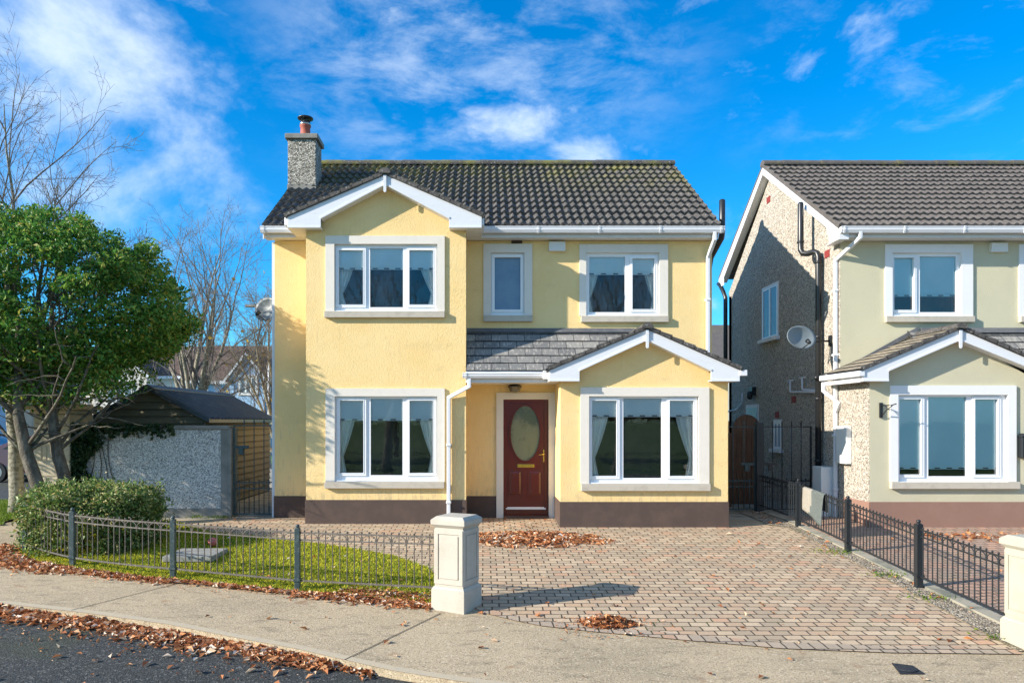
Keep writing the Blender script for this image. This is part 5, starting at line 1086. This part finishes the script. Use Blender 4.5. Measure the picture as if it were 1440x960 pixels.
for (xa, xb, ya, yb3, n, dz) in ((-5.5, -.3, 5.2, 7.5, 95, -.072), (-6, 5, 5.6, 8.1, 95, .0), (0, 4.9, 7.4, 12.3, 46, .012), (5.8, 10, 8, 12.5, 30, .012), (-6.5, -3.9, 11.6, 13.5, 50, .02), (-.2, 1.2, 12.6, 13.6, 40, .01), (5.0, 5.35, 8, 14.5, 50, .02), (-4, -1, 9.2, 11, 30, .03)):
    for _ in range(n):
        x, y = random.uniform(xa, xb), random.uniform(ya, yb3)
        kx = np.interp(x, [k[0] for k in KERB], [k[1] for k in KERB])
        if dz < 0 and y > kx-.1: continue
        if dz == 0 and y < kx+.15: continue
        sc.append((x, y, gz(y)+dz+.012))
litter('scattered_leaves', sc, 'single brown leaves scattered over road, pavement and paving', .058, .16)
nl = G(1400, 752); litter('neighbour_leaves', heap(8.1, 11.9, 1.3, .35, 170, .02), 'loose brown leaves on the neighbouring red paving', .085)

fk = heap(c1.x, c1.y-.1, 1.5, .95, 420, .004)+heap(c2.x, c2.y, .6, .4, 160, .004)+along(K2, 700, .7, .004, -.072, 1)+along(fl[3:], 420, .30, .004)+[(random.uniform(-.2, 4.9), y_, gz(y_)+.016) for y_ in [random.uniform(7.2, 12.6) for _ in range(160)]]
litter('leaf_crumbs', fk, 'crushed brown leaf crumbs strewn round the leaf heaps and the kerb', .026, .15)

# ------------------------------------------------------------------ street beyond
def far_house(x0, x1, Y, D, ze_, zr_, mw, mr, label, gables=(), wins=(), gx=False):
    h = empty('far_house', ((x0+x1)/2, Y, 0), label, 'house', 'houses across the street'); b = MB(); b.box((x0, Y, -.2), (x1, Y+D, ze_))
    b.prism([(x0, Y, ze_), (x0, Y+D, ze_), (x0, Y+D/2, zr_)], (.2, 0, 0)); b.prism([(x1-.2, Y, ze_), (x1-.2, Y+D, ze_), (x1-.2, Y+D/2, zr_)], (.2, 0, 0))
    for (a, c_, z_) in gables: b.box((a, Y-1, -.2), (c_, Y-.001, ze_)); b.xz([(a, ze_), (c_, ze_), ((a+c_)/2, z_)], Y-1, Y+2)
    b.build('wall', mw, h)
    r = MB()
    for s_ in (0, 1):
        ya, yb4 = (Y-.3, Y+D/2) if s_ == 0 else (Y+D+.3, Y+D/2); r.prism([(x0-.2, ya, ze_-.15), (x0-.2, yb4, zr_+.05), (x0-.2, yb4, zr_+.2), (x0-.2, ya, ze_)], (x1-x0+.4, 0, 0))
    for (a, c_, z_) in gables:
        m_ = (a+c_)/2; r.prism([(a-.3, Y-1.2, ze_-.15), (m_, Y-1.2, z_+.05), (m_, Y-1.2, z_+.2), (a-.3, Y-1.2, ze_)], (0, 4, 0)); r.prism([(c_+.3, Y-1.2, ze_-.15), (m_, Y-1.2, z_+.05), (m_, Y-1.2, z_+.2), (c_+.3, Y-1.2, ze_)], (0, 4, 0))
    r.build('roof', mr, h)
    f = MB()
    for (a, c_, z_) in gables:
        m_ = (a+c_)/2
        for e_ in (a-.3, c_+.3): f.prism([(e_, Y-1.21, ze_-.32), (m_, Y-1.21, z_-.14), (m_, Y-1.21, z_+.04), (e_, Y-1.21, ze_-.14)], (0, -.04, 0))
    f.box((x0, Y-.32, ze_-.22), (x1, Y-.28, ze_-.05)); f.build('fascia', m_pvc, h)
    for (a, c_, z0_, z1, yy) in wins:
        w_ = MB(); w_.holes(a-.12, c_+.12, z0_-.12, z1+.12, Y+yy-.05, Y+yy-.001, [(a, c_, z0_, z1)]); w_.holes(a, c_, z0_, z1, Y+yy-.03, Y+yy-.001, [(a+.06+(c_-a)*k/3, a+(c_-a)*(k+1)/3-.03, z0_+.06, z1-.06) for k in range(3)])
        wi = w_.build('window', m_trim_white, h); g = MB(); g.box((a, Y+yy-.012, z0_), (c_, Y+yy-.002, z1)); g.build('pane', m_farglass, wi)
    return h
m_farglass = mat('distant_window_glass', (.10, .14, .18), .15, spec=.8); m_blue = mat('pale_blue_render', (.33, .50, .70), .9, [dict(s=2, c=(.30, .46, .66), lo=.4, hi=.7)]); m_white = mat('cream_render', (.62, .60, .54), .9, [dict(s=2, c=(.55, .52, .46), lo=.4, hi=.7)])
m_brownroof = mat('brown_tiled_roof', (.10, .062, .045), .9, [dict(s=6, c=(.15, .10, .08), lo=.4, hi=.7), dict(s=3, st=(.2, .2, 9), c=(.05, .035, .03), lo=.5, hi=.62)]); m_pinkdash = mat('pinkish_pebble_dash', (.40, .31, .29), .9, [dict(s=6, c=(.26, .19, .18), lo=.42, hi=.62)])
far_house(-17.2, -9.0, 43, 7.5, 4.15, 6.3, m_blue, m_brownroof, 'blue house with a brown roof seen beyond the shed', gables=[(PX(322, 42), PX(372, 42), PZ(496, 42))], wins=[(PX(338, 42), PX(360, 42), PZ(553, 42), PZ(530, 42), -1), (PX(268, 43), PX(290, 43), 2.3, 3.6, 0)])
far_house(-34, -18.3, 46, 8, 4.6, 6.6, m_white, m_brownroof, 'long cream house glimpsed under the evergreen crown', gables=[(-23.5, -20.3, 6.0), (-31, -27.8, 6.0)], wins=[(-22.6, -21.2, 2.9, 4.1, -1), (-30.1, -28.7, 2.9, 4.1, -1), (-26.4, -25, 2.9, 4.1, 0), (-26.4, -24.6, .6, 2, 0), (-22.8, -21, .6, 2, -1)])
far_house(-44, -27.0, 38, 5, 4.7, 6.6, m_blue, m_brownroof, 'pale blue house far behind the mottled tree trunk', wins=[(-40, -38.6, 2.9, 4.1, 0)])
far_house(11, 24, 45, 8, 5.4, 7.9, m_white, m_tile2, 'distant tiled house seen through the gap between the two houses')
# back garden fence closing the passage
bf = MB(); 
for i in range(60): x = -3.6+i*.25; bf.box((x, 27.0, 0), (x+.235, 27.03, 1.8))
tag(bf.build('garden_fence', m_gatewood), 'brown board fence at the end of the back gardens', 'fence')
lpz = MB(); X_, Y_ = PX(378.5, 30), 30; lpz.tube([(X_, Y_, -.1), (X_, Y_, 3.4), (X_, Y_, 6.2), (X_-.1, Y_, 6.35), (X_-.5, Y_, 6.42)], [.07, .06, .045, .04, .04], 10); 
LP = empty('street_lamp', (X_, Y_, 0), 'slim pale lamp post beside the blue house', 'street lamp'); lpz.build('lamp_post', m_pvc, LP); l2 = MB(); l2.box((X_-.95, Y_-.1, 6.36), (X_-.45, Y_+.1, 6.46)); l2.build('lamp_head', m_cem, LP, .02)

def car(x, y, mp, label, head=1):
    z0 = -.07; C_ = empty('parked_car', (x, y, z0), label, 'car', 'cars parked on the side road'); h = head
    prof = [(-2.05, .32), (-2.08, .62), (-2.0, .86), (-1.35, .95), (-.62, 1.38), (.55, 1.42), (1.35, 1.02), (1.95, .90), (2.08, .68), (2.06, .32)]
    nx = 7; vs = []; n = len(prof)
    for j in range(nx):
        v = -1+2*j/(nx-1)
        for (a, z) in prof: 
            tuck = .78 if z > 1.3 else (.90 if z > .98 else 1.0); vs.append((x+h*a*(1-.05*v*v if abs(a) > 1.9 else 1), y+v*.86*tuck, z0+z-(.04*v*v if z > 1.3 else 0)))
    fs = [(j*n+i, j*n+i+1, (j+1)*n+i+1, (j+1)*n+i) for j in range(nx-1) for i in range(n-1)]+[tuple(range(n)), tuple((nx-1)*n+i for i in range(n))[::-1]]+[(j*n, (j+1)*n, (j+1)*n+n-1, j*n+n-1) for j in range(nx-1)]
    MB().add(vs, fs, 0, False).build('body', mp, C_, .04)
    g = MB()
    for s_ in (-1, 1):
        yy = y+s_*.795
        for q_ in ([(-1.12, 1.0), (-.56, 1.32), (-.06, 1.345), (-.06, 1.0)], [(.0, 1.0), (.0, 1.345), (.52, 1.34), (1.12, 1.02)]):
            g.cut(); g.prism([(x+h*a, yy, z0+z) for a, z in q_], (0, s_*.012 if s_ > 0 else -.0121, 0))
    g.build('side_window', m_glass_dark, C_)
    g = MB()
    g.prism([(x+h*-1.30, y-.62, z0+.99), (x+h*-.66, y-.56, z0+1.37), (x+h*-.66, y+.56, z0+1.37), (x+h*-1.30, y+.62, z0+.99)], (-h*.02, 0, .02)); g.build('windscreen', m_glass_dark, C_)
    for a in (-1.28, 1.28):
        for s_ in (-1, 1):
            w_ = MB(); yy = y+s_*.80; vs = []
            ring = lambda r_, y_: [(x+h*a+r_*math.cos(2*math.pi*i/20), y_, z0+.31+r_*math.sin(2*math.pi*i/20)) for i in range(20)]
            w_.add(ring(.31, yy-.1)+ring(.31, yy+.1), [(i, (i+1) % 20, (i+1) % 20+20, i+20) for i in range(20)]+[tuple(range(20)), tuple(range(20, 40))[::-1]]); wh = w_.build('wheel', m_black, C_)
            w_ = MB(); w_.add(ring(.2, yy-.105)+ring(.2, yy+.105), [(i, (i+1) % 20, (i+1) % 20+20, i+20) for i in range(20)]+[tuple(range(20)), tuple(range(20, 40))[::-1]]); w_.build('rim', m_steel, wh)
    for s_ in (-1, 1):
        l_ = MB(); l_.box((x+h*-2.10-.02, y+s_*.62-.15, z0+.64), (x+h*-2.10+.05, y+s_*.62+.15, z0+.76)); l_.build('headlight', m_farglass, C_, .02)
        l_ = MB(); l_.box((x+h*2.06-.02, y+s_*.66-.12, z0+.68), (x+h*2.06+.05, y+s_*.66+.12, z0+.84)); l_.build('tail_light', m_red, C_, .02)
m_glass_dark = mat('dark_car_glass', (.02, .03, .035), .08, spec=.8)
car(-18.6, 27.2, mat('dark_blue_car_paint', (.012, .03, .055), .25, coat=.8), 'dark blue car parked at the edge of the side road, behind the mottled trunk')
car(-13.5, 23.5, mat('dark_maroon_car_paint', (.06, .018, .016), .25, coat=.8), 'dark maroon car parked behind the block pier', -1)
# trees and park railing across the road, seen mirrored in the panes
m_far = island_mat('distant_leaf', [(0, (.02, .035, .012)), (.6, (.04, .055, .02)), (1, (.09, .075, .03))], .7)
for i, (x, y, h) in enumerate([(-14, -22, 6), (-6, -25, 5), (2, -24, 5.5), (9, -23, 5), (17, -24, 6.5)]):
    t_ = empty('park_tree', (x, y, -.7), 'dark bushy tree in the park across the road, number %d along from the west' % (i+1), 'tree', 'park trees across the road'); n = 3200; u = rng.normal(size=(n, 3)); u /= np.linalg.norm(u, axis=1)[:, None]; u *= rng.uniform(.5, 1, (n, 1)); u[:, 2] = np.abs(u[:, 2]) if i % 2 else u[:, 2]
    leaves('crown', u*np.array([4.6, 2, h*.42])+np.array([x, y, h*.45-.3]), .5, m_far, t_, aspect=.7); b = MB(); b.tube([(x, y, -.8), (x, y, h*.6)], [.2, .1], 8); b.build('trunk', m_bark, t_)
for i, (x, y) in enumerate(((-4.7, -10), (6.4, -10))):
    bare_tree('roadside_tree', (x, y, gz(y)), 10.5, 3.6, 31+i, ('bare roadside tree opposite the gabled bay', 'bare roadside tree opposite the porch')[i], .20, fork=.3, dense=.95)
pk = MB(); 
for z in (.0, .75): pk.rbar((-25, -8.2, z-.45), (30, -8.2, z-.45), .03, .03)
for i in range(300): x = -20+i*.14; pk.tube([(x, -8.2, -.55), (x, -8.2, .35)], .012, 4)
tag(pk.build('park_railing', m_iron), 'long black park railing across the road', 'railing')
